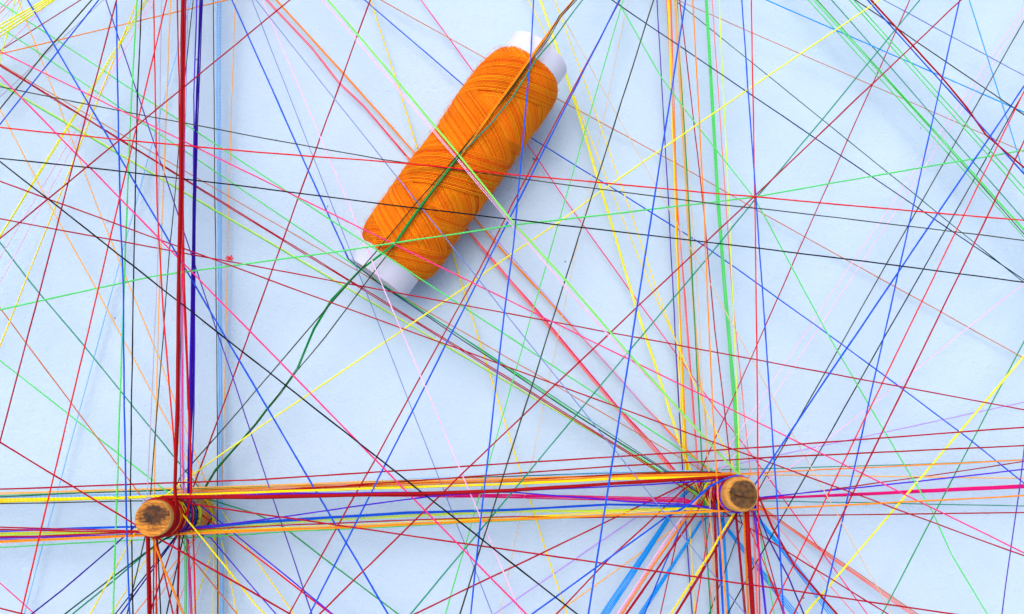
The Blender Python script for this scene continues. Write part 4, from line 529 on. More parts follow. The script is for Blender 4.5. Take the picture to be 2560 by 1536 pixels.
crimson|0.019|crimson bundle strand from lower left edge to left peg|-23.524,-0.935,1.938;-8.635,-1.342,2.7;-8.33,-1.444,2.7;-8.171,-1.47,2.7;-8.012,-1.444,2.7;-7.87,-1.37,2.7;-7.757,-1.255,2.7;-7.687,-1.11,2.7;-7.666,-0.95,2.7;-7.696,-0.792,2.7
crimson|0.019|=|-23.467,-1.078,2.035;-8.597,-1.367,2.8;-8.311,-1.45,2.8;-8.151,-1.469,2.8;-7.993,-1.437,2.8;-7.853,-1.358,2.8;-7.746,-1.238,2.8;-7.682,-1.09,2.8;-7.667,-0.93,2.8;-7.703,-0.773,2.8
crimson|0.0201|crimson thread from lower left edge to left peg, first from bottom|-23.545,-1.838,1.826;-8.742,-1.377,2.6;-8.257,-1.462,2.6;-8.097,-1.464,2.6;-7.943,-1.415,2.6;-7.813,-1.321,2.6;-7.719,-1.19,2.6;-7.671,-1.037,2.6;-7.673,-0.876,2.6;-7.727,-0.724,2.6
violet|0.017|violet bundle strand from lower left edge to left peg|-23.701,-1.878,1.543;-8.778,-1.43,2.3;-8.204,-1.468,2.3;-8.044,-1.454,2.3;-7.897,-1.389,2.3;-7.777,-1.281,2.3;-7.698,-1.141,2.3;-7.666,-0.984,2.3;-7.686,-0.824,2.3;-7.754,-0.679,2.3
violet|0.017|=|-23.641,-1.942,1.64;-8.737,-1.455,2.4;-8.184,-1.469,2.4;-8.024,-1.448,2.4;-7.879,-1.377,2.4;-7.764,-1.265,2.4;-7.691,-1.122,2.4;-7.666,-0.963,2.4;-7.692,-0.804,2.4;-7.767,-0.662,2.4
ygreen|0.017|yellow green bundle strand from lower left edge to left peg|-24.245,-1.757,0.534;-9.381,-1.399,1.3;-8.2,-1.469,1.3;-8.04,-1.452,1.3;-7.893,-1.387,1.3;-7.775,-1.278,1.3;-7.696,-1.138,1.3;-7.666,-0.98,1.3;-7.687,-0.82,1.3;-7.757,-0.675,1.3
ygreen|0.017|=|-24.184,-1.825,0.631;-9.34,-1.426,1.4;-8.19,-1.469,1.4;-8.03,-1.45,1.4;-7.884,-1.381,1.4;-7.768,-1.27,1.4;-7.693,-1.127,1.4;-7.666,-0.969,1.4;-7.69,-0.81,1.4;-7.763,-0.666,1.4
darkred|0.018|dark red thread from lower right edge to left peg, first from bottom|-8.305,-1.359,2.2;-5.886,-1.249,2.2;-1.759,-1.089,2.2;1.12,-1.006,2.2;3.045,-1.028,2.2;6.941,-1.006,2.2;26.774,-0.812,2.2
crimson|0.0212|crimson thread from bottom right corner to left peg|-8.638,-1.157,2.7;-8.674,-1,2.7;-8.66,-0.84,2.7;-8.596,-0.692,2.7;-8.489,-0.572,2.7;-8.349,-0.492,2.7;-8.191,-0.46,2.7;-8.032,-0.479,2.7;-7.46,-0.643,2.7;24.228,-5.164,2.7
green|0.0191|green thread from bottom middle edge to left peg|-8.362,-0.497,0.5;-8.206,-0.461,0.5;-8.046,-0.475,0.5;-7.732,-0.556,0.5;-6.308,-0.981,0.567;-5.48,-1.349,0.607;-4.313,-2.193,0.673;6.931,-10.061,1.31
violet|0.0191|violet thread from bottom middle edge to left peg, first from right|-7.774,-0.684,1.2;4.981,-10.164,2.49
red|0.0212|red thread from bottom middle edge to left peg, first from right|-7.986,-0.807,1;-5.968,-2.18,1.287;5.181,-9.75,2.936
yellow|0.0212|-|-7.824,-0.717,2.9;-7.235,-1.4,2.776;-6.46,-2.334,2.61;-5.703,-3.269,2.445;2.354,-11.093,0.91
orange|0.015|=|-8.332,-1.445,3.1;-7.96,-2.361,2.917;-3.063,-13.308,0.702
orange|0.015|=|-8.305,-1.442,3.2;-7.948,-2.359,3.017;-3.208,-13.367,0.793
yellow|0.017|yellow thread from bottom middle edge to left peg, first from right|-8.198,-0.46,0.3;-8.038,-0.477,0.3;-7.892,-0.544,0.3;-7.397,-0.871,0.3;1.808,-12.304,1.486
yellow|0.018|-|-7.92,-0.526,0.4;-7.795,-0.627,0.4;-7.708,-0.762,0.4;-7.331,-1.622,0.4;-3.369,-14.211,1.578
yellow|0.017|=|-7.827,-0.595,0.3;-7.728,-0.722,0.3;-7.674,-0.873,0.3;-7.507,-1.783,0.3;-10.666,-14.438,0.934
yellow|0.017|=|-7.804,-0.617,0.2;-7.713,-0.75,0.2;-7.669,-0.905,0.2;-7.568,-1.751,0.2;-6.64,-14.758,0.835
violet|0.018|violet thread from bottom middle edge to left peg, first from left|-8.563,-1.283,0.6;-8.443,-1.39,0.6;-8.295,-1.454,0.6;-7.558,-1.642,0.6;2.102,-11.613,1.554
brown|0.017|-|-8.669,-0.882,0.6;-8.669,-1.043,0.6;-8.62,-1.196,0.6;-8.147,-2.113,0.6;0.905,-11.706,1.781
darkred|0.021|=|-8.209,-0.461,3.1;-8.365,-0.499,3.1;-8.502,-0.583,3.1;-8.605,-0.707,3.1;-8.664,-0.857,3.1;-8.673,-1.017,3.1;-8.631,-1.173,3.1;-8.542,-1.307,3.1;-8.398,-1.463,3.1;-8.408,-3.464,2.5;-8.459,-14,0.04
darkred|0.021|=|-8.242,-0.465,3.2;-8.396,-0.512,3.2;-8.526,-0.606,3.2;-8.621,-0.736,3.2;-8.67,-0.89,3.2;-8.668,-1.05,3.2;-8.616,-1.203,3.2;-8.518,-1.331,3.2;-8.385,-1.457,3.2;-8.4,-3.45,2.6;-8.475,-13.982,0.04
darkred|0.021|=|-8.28,-0.472,3.3;-8.43,-0.531,3.3;-8.553,-0.635,3.3;-8.637,-0.772,3.3;-8.674,-0.929,3.3;-8.66,-1.089,3.3;-8.596,-1.236,3.3;-8.489,-1.357,3.3;-8.373,-1.451,3.3;-8.391,-3.435,2.7;-8.49,-13.964,0.04
darkred|0.021|dark red bundle strand from edge below left peg to left peg, first from left|-8.122,-0.462,3.15;-8.283,-0.472,3.15;-8.432,-0.532,3.15;-8.555,-0.637,3.15;-8.638,-0.774,3.15;-8.674,-0.931,3.15;-8.66,-1.091,3.15;-8.595,-1.238,3.15;-8.451,-1.461,3.15;-8.472,-3.457,2.55;-8.583,-13.991,0.04
red|0.019|-|-8.367,-0.499,2.9;-8.503,-0.585,2.9;-8.606,-0.708,2.9;-8.664,-0.858,2.9;-8.673,-1.019,2.9;-8.63,-1.174,2.9;-8.541,-1.308,2.9;-8.414,-1.407,2.9;-8.287,-1.477,2.9;-8.34,-3.495,2.3;-8.617,-14.035,0.04
red|0.019|=|-8.343,-0.49,3;-8.483,-0.568,3;-8.592,-0.687,3;-8.658,-0.834,3;-8.675,-0.994,3;-8.64,-1.151,3;-8.558,-1.289,3;-8.436,-1.394,3;-8.313,-1.47,3;-8.378,-3.48,2.4;-8.717,-14.015,0.04
crimson|0.0201|=|-8.334,-0.487,2.9;-8.476,-0.563,2.9;-8.587,-0.679,2.9;-8.656,-0.825,2.9;-8.675,-0.985,2.9;-8.643,-1.142,2.9;-8.563,-1.282,2.9;-8.444,-1.389,2.9;-8.301,-1.481,2.9;-5.352,-13.98,0.39
orange|0.018|=|-7.93,-0.521,2.2;-8.082,-0.467,2.2;-8.243,-0.465,2.2;-8.396,-0.513,2.2;-8.527,-0.607,2.2;-8.622,-0.737,2.2;-8.67,-0.891,2.2;-8.668,-1.052,2.2;-8.586,-1.521,2.2;-7.774,-14.414,0.297
black|0.018|=|-8.067,-0.47,2.4;-8.227,-0.463,2.4;-8.382,-0.506,2.4;-8.516,-0.596,2.4;-8.614,-0.723,2.4;-8.668,-0.875,2.4;-8.671,-1.036,2.4;-8.623,-1.19,2.4;-8.437,-1.563,2.4;-8.325,-3.54,2;-7.713,-14.304,0.04
darkred|0.02|=|-7.89,-0.693,2.5;-7.817,-1.415,2.5;-7.16,-14.456,2.5
darkred|0.02|=|-7.889,-0.69,2.6;-7.813,-1.408,2.6;-7.105,-14.438,2.6
red|0.0212|=|-7.787,-0.187,2;-7.744,-0.522,2.019;-7.601,-1.441,2.074;-6.032,-14.417,2.864
ltgreen|0.015|=|-8.206,-1.363,0.8;-7.366,-14.703,0.238
ltgreen|0.015|=|-8.219,-1.357,0.9;-7.376,-14.688,0.336
magenta|0.015|=|-8.668,-1.052,0.8;-8.615,-1.204,0.8;-8.517,-1.332,0.8;-8.119,-1.708,0.8;-6.53,-14.638,0.8
magenta|0.015|=|-8.668,-1.054,0.9;-8.614,-1.206,0.9;-8.516,-1.333,0.9;-8.121,-1.702,0.9;-6.599,-14.632,0.9
crimson|0.0201|=|-8.288,-0.473,2.6;-8.127,-0.461,2.6;-7.971,-0.501,2.6;-7.835,-0.587,2.6;-7.734,-0.711,2.6;-7.676,-0.862,2.6;-7.669,-1.022,2.6;-7.713,-1.177,2.6;-7.919,-1.622,2.6;-8.521,-3.372,2.2;-12.015,-13.54,0.04
black|0.0191|=|-8.092,-0.466,1.6;-7.939,-0.516,1.6;-7.81,-0.611,1.6;-7.717,-0.743,1.6;-7.67,-0.897,1.6;-7.674,-1.058,1.6;-7.729,-1.209,1.6;-7.828,-1.336,1.6;-8.012,-1.506,1.6;-9.838,-14.492,1.6
navy|0.018|navy blue thread from bottom left corner to left peg|-8.081,-0.468,2.2;-7.929,-0.521,2.2;-7.802,-0.619,2.2;-7.712,-0.753,2.2;-7.669,-0.908,2.2;-7.676,-1.068,2.2;-7.734,-1.219,2.2;-7.836,-1.343,2.2;-8.018,-1.504,2.2;-16.259,-12.157,0.126
indigo|0.0201|-|-8.117,-0.462,2.2;-7.962,-0.505,2.2;-7.828,-0.594,2.2;-7.729,-0.72,2.2;-7.674,-0.872,2.2;-7.67,-1.033,2.2;-7.717,-1.187,2.2;-7.81,-1.318,2.2;-8.013,-1.525,2.2;-15.698,-12.498,0.577
dkgreen|0.0201|dark green thread from bottom left corner to left peg|-7.949,-0.511,2.3;-7.817,-0.604,2.3;-7.722,-0.733,2.3;-7.672,-0.886,2.3;-7.672,-1.047,2.3;-7.724,-1.199,2.3;-7.82,-1.328,2.3;-7.952,-1.42,2.3;-8.376,-1.623,2.3;-9.536,-2.515,2.252;-19.339,-10.364,1.834
teal|0.0201|-|-8.218,-1.462,2;-8.844,-1.951,2;-9.558,-2.595,2;-19.025,-10.653,2
indigo|0.0201|indigo thread from bottom left corner to left peg, first from left|-7.675,-0.866,2.4;-7.731,-0.715,2.4;-7.832,-0.59,2.4;-7.967,-0.502,2.4;-8.123,-0.462,2.4;-8.283,-0.472,2.4;-8.432,-0.533,2.4;-8.555,-0.637,2.4;-9.067,-1.237,2.4;-9.566,-1.723,2.36;-10.867,-2.877,2.258;-20.225,-10.325,1.551
yellow|0.0191|-|-7.708,-0.762,2.6;-7.795,-0.627,2.6;-7.921,-0.526,2.6;-8.071,-0.469,2.6;-8.232,-0.463,2.6;-8.387,-0.508,2.6;-8.519,-0.599,2.6;-8.617,-0.728,2.6;-8.976,-1.404,2.6;-15.212,-13.061,0.371
yellow|0.017|=|-7.822,-0.6,1.4;-7.954,-0.508,1.4;-8.109,-0.463,1.4;-8.269,-0.469,1.4;-8.42,-0.526,1.4;-8.546,-0.626,1.4;-8.633,-0.761,1.4;-8.673,-0.917,1.4;-8.74,-1.619,1.4;-15.313,-13.189,1.4
olive|0.018|=|-7.799,-0.622,2.4;-7.926,-0.523,2.4;-8.077,-0.468,2.4;-8.238,-0.464,2.4;-8.392,-0.511,2.4;-8.524,-0.604,2.4;-8.619,-0.733,2.4;-8.669,-0.886,2.4;-8.776,-1.559,2.4;-9.214,-3.53,2;-11.558,-14.063,0.04
orange|0.0159|=|-7.669,-0.907,0.8;-7.676,-1.067,0.8;-7.734,-1.218,0.8;-8.021,-1.713,0.8;-15.613,-12.705,1.915
pink|0.0159|=|-21.979,3.969,0.6;-3.681,-10.561,0.6
crimson|0.0201|=|-23.12,-0.644,2.2;-1.162,-6.17,2.2
darkred|0.021|dark red bundle strand from edge below right peg to right peg, first from right|7.354,0.118,2.8;7.512,0.085,2.8;7.651,0.005,2.8;7.758,-0.116,2.8;7.821,-0.263,2.8;7.835,-0.424,2.8;7.798,-0.58,2.8;7.713,-0.717,2.8;7.597,-0.851,2.8;7.647,-1.815,2.625;8.504,-14.402,0.336
darkred|0.021|-|7.535,-0.849,2.9;7.584,-1.808,2.725;8.427,-14.388,0.428
darkred|0.021|=|7.473,-0.847,3;7.521,-1.802,2.825;8.35,-14.374,0.52
darkred|0.021|=|7.492,-0.854,2.85;7.538,-1.815,2.675;8.347,-14.401,0.382
orange|0.017|orange bundle strand from edge below right peg to right peg|7.373,0.117,2.5;7.53,0.078,2.5;7.666,-0.008,2.5;7.768,-0.132,2.5;7.826,-0.282,2.5;7.833,-0.443,2.5;7.79,-0.598,2.5;7.7,-0.731,2.5;7.577,-0.863,2.5;8.199,-14.466,0.059
orange|0.017|-|7.511,-0.861,2.6;8.137,-14.451,0.151
crimson|0.018|crimson bundle strand from edge below right peg to right peg|7.27,0.115,1.7;7.431,0.109,1.7;7.581,0.053,1.7;7.707,-0.048,1.7;7.794,-0.183,1.7;7.834,-0.339,1.7;7.824,-0.5,1.7;7.763,-0.649,1.7;7.604,-0.91,1.7;8.447,-14.676,0.722
crimson|0.018|=|7.383,0.116,1.8;7.538,0.074,1.8;7.673,-0.014,1.8;7.773,-0.14,1.8;7.828,-0.291,1.8;7.832,-0.452,1.8;7.786,-0.606,1.8;7.694,-0.738,1.8;7.527,-0.91,1.8;8.43,-14.66,0.818
salmon|0.018|salmon thread from edge below right peg to right peg, middle one|6.931,-0.079,2;7.048,0.031,2;7.194,0.099,2;7.354,0.118,2;7.511,0.086,2;7.651,0.005,2;7.758,-0.115,2;7.821,-0.263,2;7.978,-0.883,2;8.075,-14.654,1.016
crimson|0.0212|crimson thread from bottom middle edge to right peg, first from left|7.59,0.047,1.2;7.441,0.107,1.2;7.28,0.116,1.2;6.651,0.051,1.2;4.585,-0.858,1.486;2.415,-1.811,1.8;0.533,-2.636,2.086;-11.413,-7.863,3.988
crimson|0.0212|crimson thread from bottom middle edge to right peg, first from right|7.783,-0.612,1.3;7.831,-0.459,1.3;7.829,-0.298,1.3;7.776,-0.146,1.3;7.678,-0.019,1.3;7.544,0.072,1.3;7.39,0.115,1.3;7.229,0.108,1.3;6.617,-0.019,1.3;6.157,-0.276,1.379;4.936,-1.313,1.626;3.848,-2.18,1.849;-5.658,-10.928,4.035
palepurple|0.017|pale purple thread from bottom middle edge to right peg|7.516,0.084,0.4;7.359,0.118,0.4;7.199,0.101,0.4;6.533,-0.081,0.4;-8.53,-9.675,0.92
blue|0.02|-|7.828,-0.481,2.7;7.832,-0.32,2.7;7.786,-0.166,2.7;7.694,-0.034,2.7;7.564,0.062,2.7;7.412,0.112,2.7;7.251,0.112,2.7;7.098,0.061,2.7;6.812,-0.088,2.7;6.59,-0.199,2.64;6.106,-0.647,2.483;5.433,-1.022,2.3
blue|0.02|=|7.813,-0.539,2.8;7.837,-0.38,2.8;7.809,-0.222,2.8;7.733,-0.08,2.8;7.616,0.031,2.8;7.47,0.099,2.8;7.311,0.118,2.8;7.153,0.086,2.8;6.766,-0.061,2.8;6.546,-0.174,2.74;6.069,-0.627,2.583;5.405,-1.009,2.4
blue|0.0223|blue thread from bottom middle edge to right peg, first from left|5.447,-1.013,2.2;-7.431,-9.74,2.2
ltorange|0.0191|pale orange thread from bottom middle edge to right peg|7.661,-0.769,0.6;7.524,-0.853,0.6;7.368,-0.89,0.6;6.783,-0.932,0.6;-6.751,-9.866,0.911
ltblue|0.0187|light blue bundle strand from bottom middle edge to right peg, first from left|7.281,0.116,0.2;7.126,0.075,0.2;6.991,-0.014,0.2;6.49,-0.471,0.2;5.866,-1.249,0.489;5.114,-2.18,0.85;4.535,-2.894,1.139;-2.773,-11.845,4.925
ltblue|0.0187|=|7.306,0.118,0.3;7.149,0.084,0.3;7.01,0.003,0.3;6.45,-0.459,0.3;5.823,-1.23,0.589;5.066,-2.154,0.95;4.484,-2.861,1.239;-2.883,-11.756,5.034
ltblue|0.0187|=|7.329,0.119,0.4;7.17,0.092,0.4;7.028,0.017,0.4;6.411,-0.448,0.4;5.779,-1.212,0.689;5.019,-2.127,1.05;4.433,-2.828,1.339;-2.992,-11.666,5.144
ltblue|0.0187|=|7.324,0.118,0.25;7.165,0.09,0.25;7.024,0.014,0.25;6.433,-0.441,0.25;5.792,-1.205,0.539;5.021,-2.122,0.9;4.427,-2.824,1.189;-3.063,-11.626,4.972
ltblue|0.0187|=|7.345,0.118,0.35;7.186,0.097,0.35;7.041,0.027,0.35;6.393,-0.429,0.35;5.749,-1.187,0.639;4.974,-2.096,1;4.376,-2.792,1.289;-3.171,-11.536,5.081
ltblue|0.016|-|7.814,-0.536,0.2;7.742,-0.68,0.2;7.629,-0.794,0.2;6.967,-1.277,0.2;5.908,-2.572,0.65;-1.825,-11.952,4.117
ltblue|0.016|=|7.807,-0.556,0.3;7.73,-0.697,0.3;7.612,-0.806,0.3;6.927,-1.264,0.3;5.864,-2.549,0.75;-1.917,-11.878,4.226
ltblue|0.016|=|7.8,-0.575,0.4;7.717,-0.712,0.4;7.595,-0.817,0.4;6.887,-1.25,0.4;5.82,-2.526,0.85;-2.009,-11.805,4.335
ltblue|0.016|=|7.803,-0.567,0.25;7.722,-0.706,0.25;7.602,-0.813,0.25;6.914,-1.249,0.25;5.834,-2.527,0.7;-2.052,-11.78,4.166
ltblue|0.0176|light blue bundle strand from edge below right peg to right peg, first from right|6.854,-0.552,0.2;6.931,-0.694,0.2;7.048,-0.804,0.2;7.558,-1.151,0.2;8.442,-2.396,0.62;15.477,-12.376,4.176
ltblue|0.0176|=|6.846,-0.526,0.3;6.915,-0.672,0.3;7.026,-0.788,0.3;7.512,-1.159,0.3;8.379,-2.408,0.72;15.296,-12.456,4.289
ltblue|0.0176|-|6.839,-0.498,0.4;6.899,-0.648,0.4;7.003,-0.77,0.4;7.467,-1.166,0.4;8.316,-2.42,0.82;15.116,-12.534,4.401
ltblue|0.0176|light blue bundle strand from edge below right peg to right peg, first from right|6.84,-0.501,0.25;6.901,-0.65,0.25;7.005,-0.772,0.25;7.494,-1.185,0.25;8.335,-2.456,0.67;15.038,-12.654,4.233
ltblue|0.0176|light blue bundle strand from bottom right corner to right peg|7.406,0.113,0.2;7.559,0.064,0.2;7.689,-0.03,0.2;8.658,-1.002,0.2;9.616,-2.42,0.65;16.417,-12.561,4.054
ltblue|0.0176|=|7.421,0.111,0.3;7.573,0.057,0.3;7.7,-0.041,0.3;8.608,-1.01,0.3;9.545,-2.433,0.75;16.219,-12.645,4.166
ltblue|0.0176|=|7.437,0.107,0.4;7.587,0.049,0.4;7.711,-0.054,0.4;8.557,-1.018,0.4;9.475,-2.447,0.85;16.02,-12.729,4.279
ltblue|0.0176|=|7.433,0.108,0.25;7.583,0.051,0.25;7.708,-0.05,0.25;8.59,-1.036,0.25;9.497,-2.484,0.7;15.937,-12.852,4.11
palepink|0.014|-|6.84,-0.366,1.3;6.316,-0.836,1.362;5.528,-1.795,1.476;5.052,-2.469,1.553;-2.48,-12.414,2.754
palepink|0.014|pale pink bundle strand from bottom middle edge to right peg|7.772,-0.139,1.4;7.671,-0.013,1.4;7.537,0.075,1.4;7.381,0.116,1.4;7.22,0.106,1.4;7.071,0.046,1.4;6.948,-0.058,1.4;6.864,-0.195,1.4;6.799,-0.354,1.4;6.275,-0.822,1.462;5.488,-1.775,1.576;5.013,-2.446,1.653;-2.54,-12.367,2.859
palepink|0.014|=|7.81,-0.225,1.5;7.735,-0.083,1.5;7.619,0.029,1.5;7.474,0.098,1.5;7.314,0.118,1.5;7.156,0.087,1.5;7.016,0.008,1.5;6.908,-0.111,1.5;6.758,-0.343,1.5;6.234,-0.807,1.562;5.448,-1.755,1.676;4.973,-2.423,1.753;-2.6,-12.32,2.963
orange|0.017|orange bundle strand from bottom middle edge to right peg|7.812,-0.23,1.4;7.738,-0.087,1.4;7.623,0.026,1.4;7.479,0.097,1.4;7.319,0.118,1.4;7.161,0.089,1.4;7.02,0.011,1.4;6.911,-0.107,1.4;6.639,-0.518,1.4;5.01,-2.561,1.722;-2.364,-12.373,3.32
orange|0.017|=|7.824,-0.272,1.5;7.763,-0.123,1.5;7.658,-0.001,1.5;7.52,0.082,1.5;7.363,0.118,1.5;7.203,0.102,1.5;7.056,0.037,1.5;6.937,-0.072,1.5;6.593,-0.503,1.5;4.959,-2.531,1.822;-2.463,-12.299,3.425
crimson|0.018|crimson bundle strand from bottom middle edge to right peg|7.798,-0.192,1.7;7.713,-0.055,1.7;7.589,0.048,1.7;7.439,0.107,1.7;7.279,0.116,1.7;7.123,0.074,1.7;6.989,-0.015,1.7;6.89,-0.142,1.7;6.458,-0.922,1.7;-2.605,-12.105,3.361
crimson|0.018|=|7.807,-0.216,1.8;7.729,-0.075,1.8;7.611,0.034,1.8;7.465,0.101,1.8;7.305,0.118,1.8;7.147,0.084,1.8;7.009,0.002,1.8;6.903,-0.119,1.8;6.414,-0.905,1.8;-2.674,-12.051,3.465
blue|0.0191|blue thread from bottom middle edge to right peg, first from right|7.117,0.071,1;6.984,-0.02,1;6.886,-0.148,1;6.56,-0.758,1;6.055,-1.461,1.098;5.496,-2.527,1.239;0.056,-13.505,2.724
crimson|0.017|crimson thread from edge below right peg to right peg, first from left|7.145,0.083,0.6;7.006,-0,0.6;6.901,-0.122,0.6;6.256,-1.172,0.6;2.429,-14.35,1.598
yellow|0.017|yellow thread from edge below right peg to right peg|7.072,0.046,0.5;6.949,-0.057,0.5;6.865,-0.195,0.5;6.527,-1.015,0.5;6.608,-14.844,0.988
red|0.018|red thread from edge below right peg to right peg, first from left|6.838,-0.28,1;6.83,-0.441,1;6.872,-0.596,1;7.055,-0.998,1;4.141,-14.546,1
yellow|0.016|-|7.341,-0.865,2.5;6.853,-1.578,2.449;6.649,-1.91,2.425;-0.882,-12.561,1.634
yellow|0.016|=|7.282,-0.844,2.6;6.799,-1.556,2.549;6.597,-1.887,2.525;-0.891,-12.557,1.731
darkred|0.018|dark red bundle strand from edge below right peg to right peg, first from left|7.291,0.117,1.9;7.451,0.104,1.9;7.599,0.042,1.9;7.72,-0.064,1.9;7.802,-0.203,1.9;7.836,-0.36,1.9;7.819,-0.52,1.9;7.752,-0.667,1.9;-0.515,-12.731,1.9
darkred|0.018|=|7.39,0.115,2;7.544,0.072,2;7.678,-0.019,2;7.776,-0.146,2;7.829,-0.298,2;7.831,-0.459,2;7.783,-0.612,2;7.689,-0.743,2;7.542,-0.891,2;-0.594,-12.68,2
darkred|0.019|dark red bundle strand from edge below right peg to right peg, middle one|7.623,0.026,2.2;7.478,0.097,2.2;7.319,0.118,2.2;7.161,0.089,2.2;7.02,0.011,2.2;6.911,-0.107,2.2;6.844,-0.254,2.2;6.827,-0.414,2.2;6.842,-0.684,2.2;7.077,-14.602,0.797
darkred|0.019|=|7.708,-0.049,2.3;7.583,0.052,2.3;7.432,0.108,2.3;7.271,0.115,2.3;7.117,0.07,2.3;6.984,-0.02,2.3;6.886,-0.148,2.3;6.834,-0.301,2.3;6.768,-0.683,2.3;7.06,-14.587,0.892
blue|0.018|-|6.962,-0.725,2.1;7.25,-14.632,1.152
blue|0.018|blue bundle strand from edge below right peg to right peg|7.533,0.077,2.2;7.377,0.117,2.2;7.216,0.105,2.2;7.068,0.044,2.2;6.946,-0.061,2.2;6.863,-0.199,2.2;6.828,-0.356,2.2;6.844,-0.516,2.2;6.899,-0.724,2.2;7.244,-14.617,1.249
ltblue|0.015|-|7.799,-0.195,0.2;7.835,-0.351,0.2;7.821,-0.512,0.2;7.668,-1.108,0.2;7.418,-14.805,1.687
ltblue|0.015|=|7.815,-0.241,0.3;7.836,-0.401,0.3;7.806,-0.559,0.3;7.608,-1.106,0.3;7.362,-14.791,1.792
ltblue|0.015|=|7.827,-0.29,0.4;7.833,-0.45,0.4;7.787,-0.605,0.4;7.548,-1.103,0.4;7.305,-14.777,1.897
olive|0.0159|dark olive thread from edge below right peg to right peg|7.646,0.009,0.6;7.754,-0.11,0.6;7.82,-0.257,0.6;8.094,-1.291,0.6;2.283,-13.767,1.586
crimson|0.0201|crimson thread from bottom right corner to right peg|7.24,0.11,2;7.089,0.056,2;6.962,-0.043,2;6.872,-0.176,2;6.83,-0.332,2;6.838,-0.492,2;6.896,-0.642,2;6.999,-0.766,2;7.151,-0.9,2;20.873,-9.472,2.624
darkred|0.019|dark red bundle strand from bottom right corner to right peg|6.867,-0.189,2.7;6.953,-0.052,2.7;7.077,0.05,2.7;7.227,0.108,2.7;7.388,0.115,2.7;7.543,0.072,2.7;7.677,-0.018,2.7;7.775,-0.145,2.7;7.949,-0.464,2.7;8.294,-1.264,2.631;8.881,-2.298,2.537;17.334,-11.787,1.536
darkred|0.019|=|6.896,-0.131,2.8;6.998,-0.007,2.8;7.134,0.078,2.8;7.291,0.117,2.8;7.451,0.104,2.8;7.599,0.042,2.8;7.72,-0.064,2.8;7.802,-0.203,2.8;7.906,-0.468,2.8;8.244,-1.267,2.731;8.823,-2.3,2.637;17.216,-11.83,1.631
indigo|0.0212|indigo thread from bottom right corner to right peg|6.935,-0.074,2.4;7.053,0.035,2.4;7.2,0.101,2.4;7.36,0.118,2.4;7.517,0.083,2.4;7.655,0.001,2.4;7.761,-0.12,2.4;7.823,-0.269,2.4;7.948,-0.793,2.4;8.251,-1.581,2.346;8.793,-2.66,2.268;13.228,-13.834,1.484
violet|0.018|violet bundle strand from edge below right peg to right peg|6.898,-0.127,2.1;7.002,-0.004,2.1;7.139,0.08,2.1;7.296,0.117,2.1;7.456,0.103,2.1;7.604,0.039,2.1;7.724,-0.068,2.1;7.804,-0.207,2.1;7.999,-0.723,2.1;8.806,-14.619,2.1
violet|0.018|=|6.943,-0.065,2.2;7.064,0.041,2.2;7.212,0.104,2.2;7.372,0.117,2.2;7.528,0.079,2.2;7.665,-0.007,2.2;7.767,-0.131,2.2;7.826,-0.281,2.2;7.921,-0.725,2.2;8.839,-14.6,2.2
ltgreen|0.017|light green thread from edge below right peg to right peg|6.858,-0.212,1.4;6.936,-0.072,1.4;7.055,0.036,1.4;7.202,0.102,1.4;7.362,0.118,1.4;7.519,0.082,1.4;7.657,-0,1.4;7.762,-0.123,1.4;8.287,-0.979,1.4;9.665,-14.627,2.399
salmon|0.014|salmon bundle strand from bottom right corner to right peg|7.33,0.119,0.3;7.489,0.094,0.3;7.632,0.02,0.3;8.972,-0.97,0.3;22.209,-10.189,0.928
salmon|0.014|=|7.339,0.119,0.4;7.497,0.091,0.4;7.639,0.014,0.4;8.93,-0.976,0.4;22.093,-10.259,1.03
salmon|0.014|=|7.349,0.118,0.5;7.506,0.087,0.5;7.647,0.008,0.5;8.888,-0.982,0.5;21.977,-10.328,1.132
brown|0.0159|brown thread from bottom right corner to right peg|7.329,0.119,0.5;7.488,0.094,0.5;7.631,0.02,0.5;8.935,-0.941,0.5;22.202,-10.142,1.127
salmon|0.0127|salmon thread from bottom right corner to right peg|7.361,0.118,0.5;7.518,0.083,0.5;7.656,0.001,0.5;8.961,-1.093,0.5;18.411,-12.256,0.903
crimson|0.018|crimson thread from edge below right peg to right peg, middle one|6.881,-0.158,1.6;6.976,-0.028,1.6;7.106,0.066,1.6;7.26,0.113,1.6;7.421,0.111,1.6;7.573,0.057,1.6;7.7,-0.041,1.6;7.79,-0.174,1.6;8.232,-1.131,1.6;11.209,-14.454,1.6
teal|0.0138|teal thread from lower right edge to right peg, first from top|6.867,-0.188,0.5;6.953,-0.052,0.5;7.078,0.05,0.5;7.502,0.296,0.5;9.016,0.33,0.5;13.335,0.458,0.5;28.084,1.048,0.5
teal|0.0148|teal thread from lower right edge to right peg, first from bottom|7.119,-0.845,0.5;7.274,-0.888,0.5;7.435,-0.881,0.5;8.681,-0.62,0.5;27.914,-1.01,0.5
magenta|0.0165|magenta bundle strand from lower right edge to right peg|7.159,-0.861,0.9;7.318,-0.891,0.9;7.477,-0.87,0.9;8.528,-0.554,0.9;8.817,-0.525,0.915;27.438,0.406,1.853
magenta|0.0165|=|7.16,-0.861,1;7.318,-0.891,1;7.477,-0.87,1;8.494,-0.563,1;8.782,-0.535,1.015;27.371,0.349,1.955
magenta|0.0165|=|7.16,-0.861,1.1;7.318,-0.891,1.1;7.478,-0.87,1.1;8.46,-0.573,1.1;8.747,-0.545,1.115;27.304,0.292,2.058
magenta|0.0165|=|7.148,-0.857,0.95;7.305,-0.891,0.95;7.465,-0.874,0.95;8.511,-0.588,0.95;8.799,-0.561,0.965;27.402,0.233,1.905
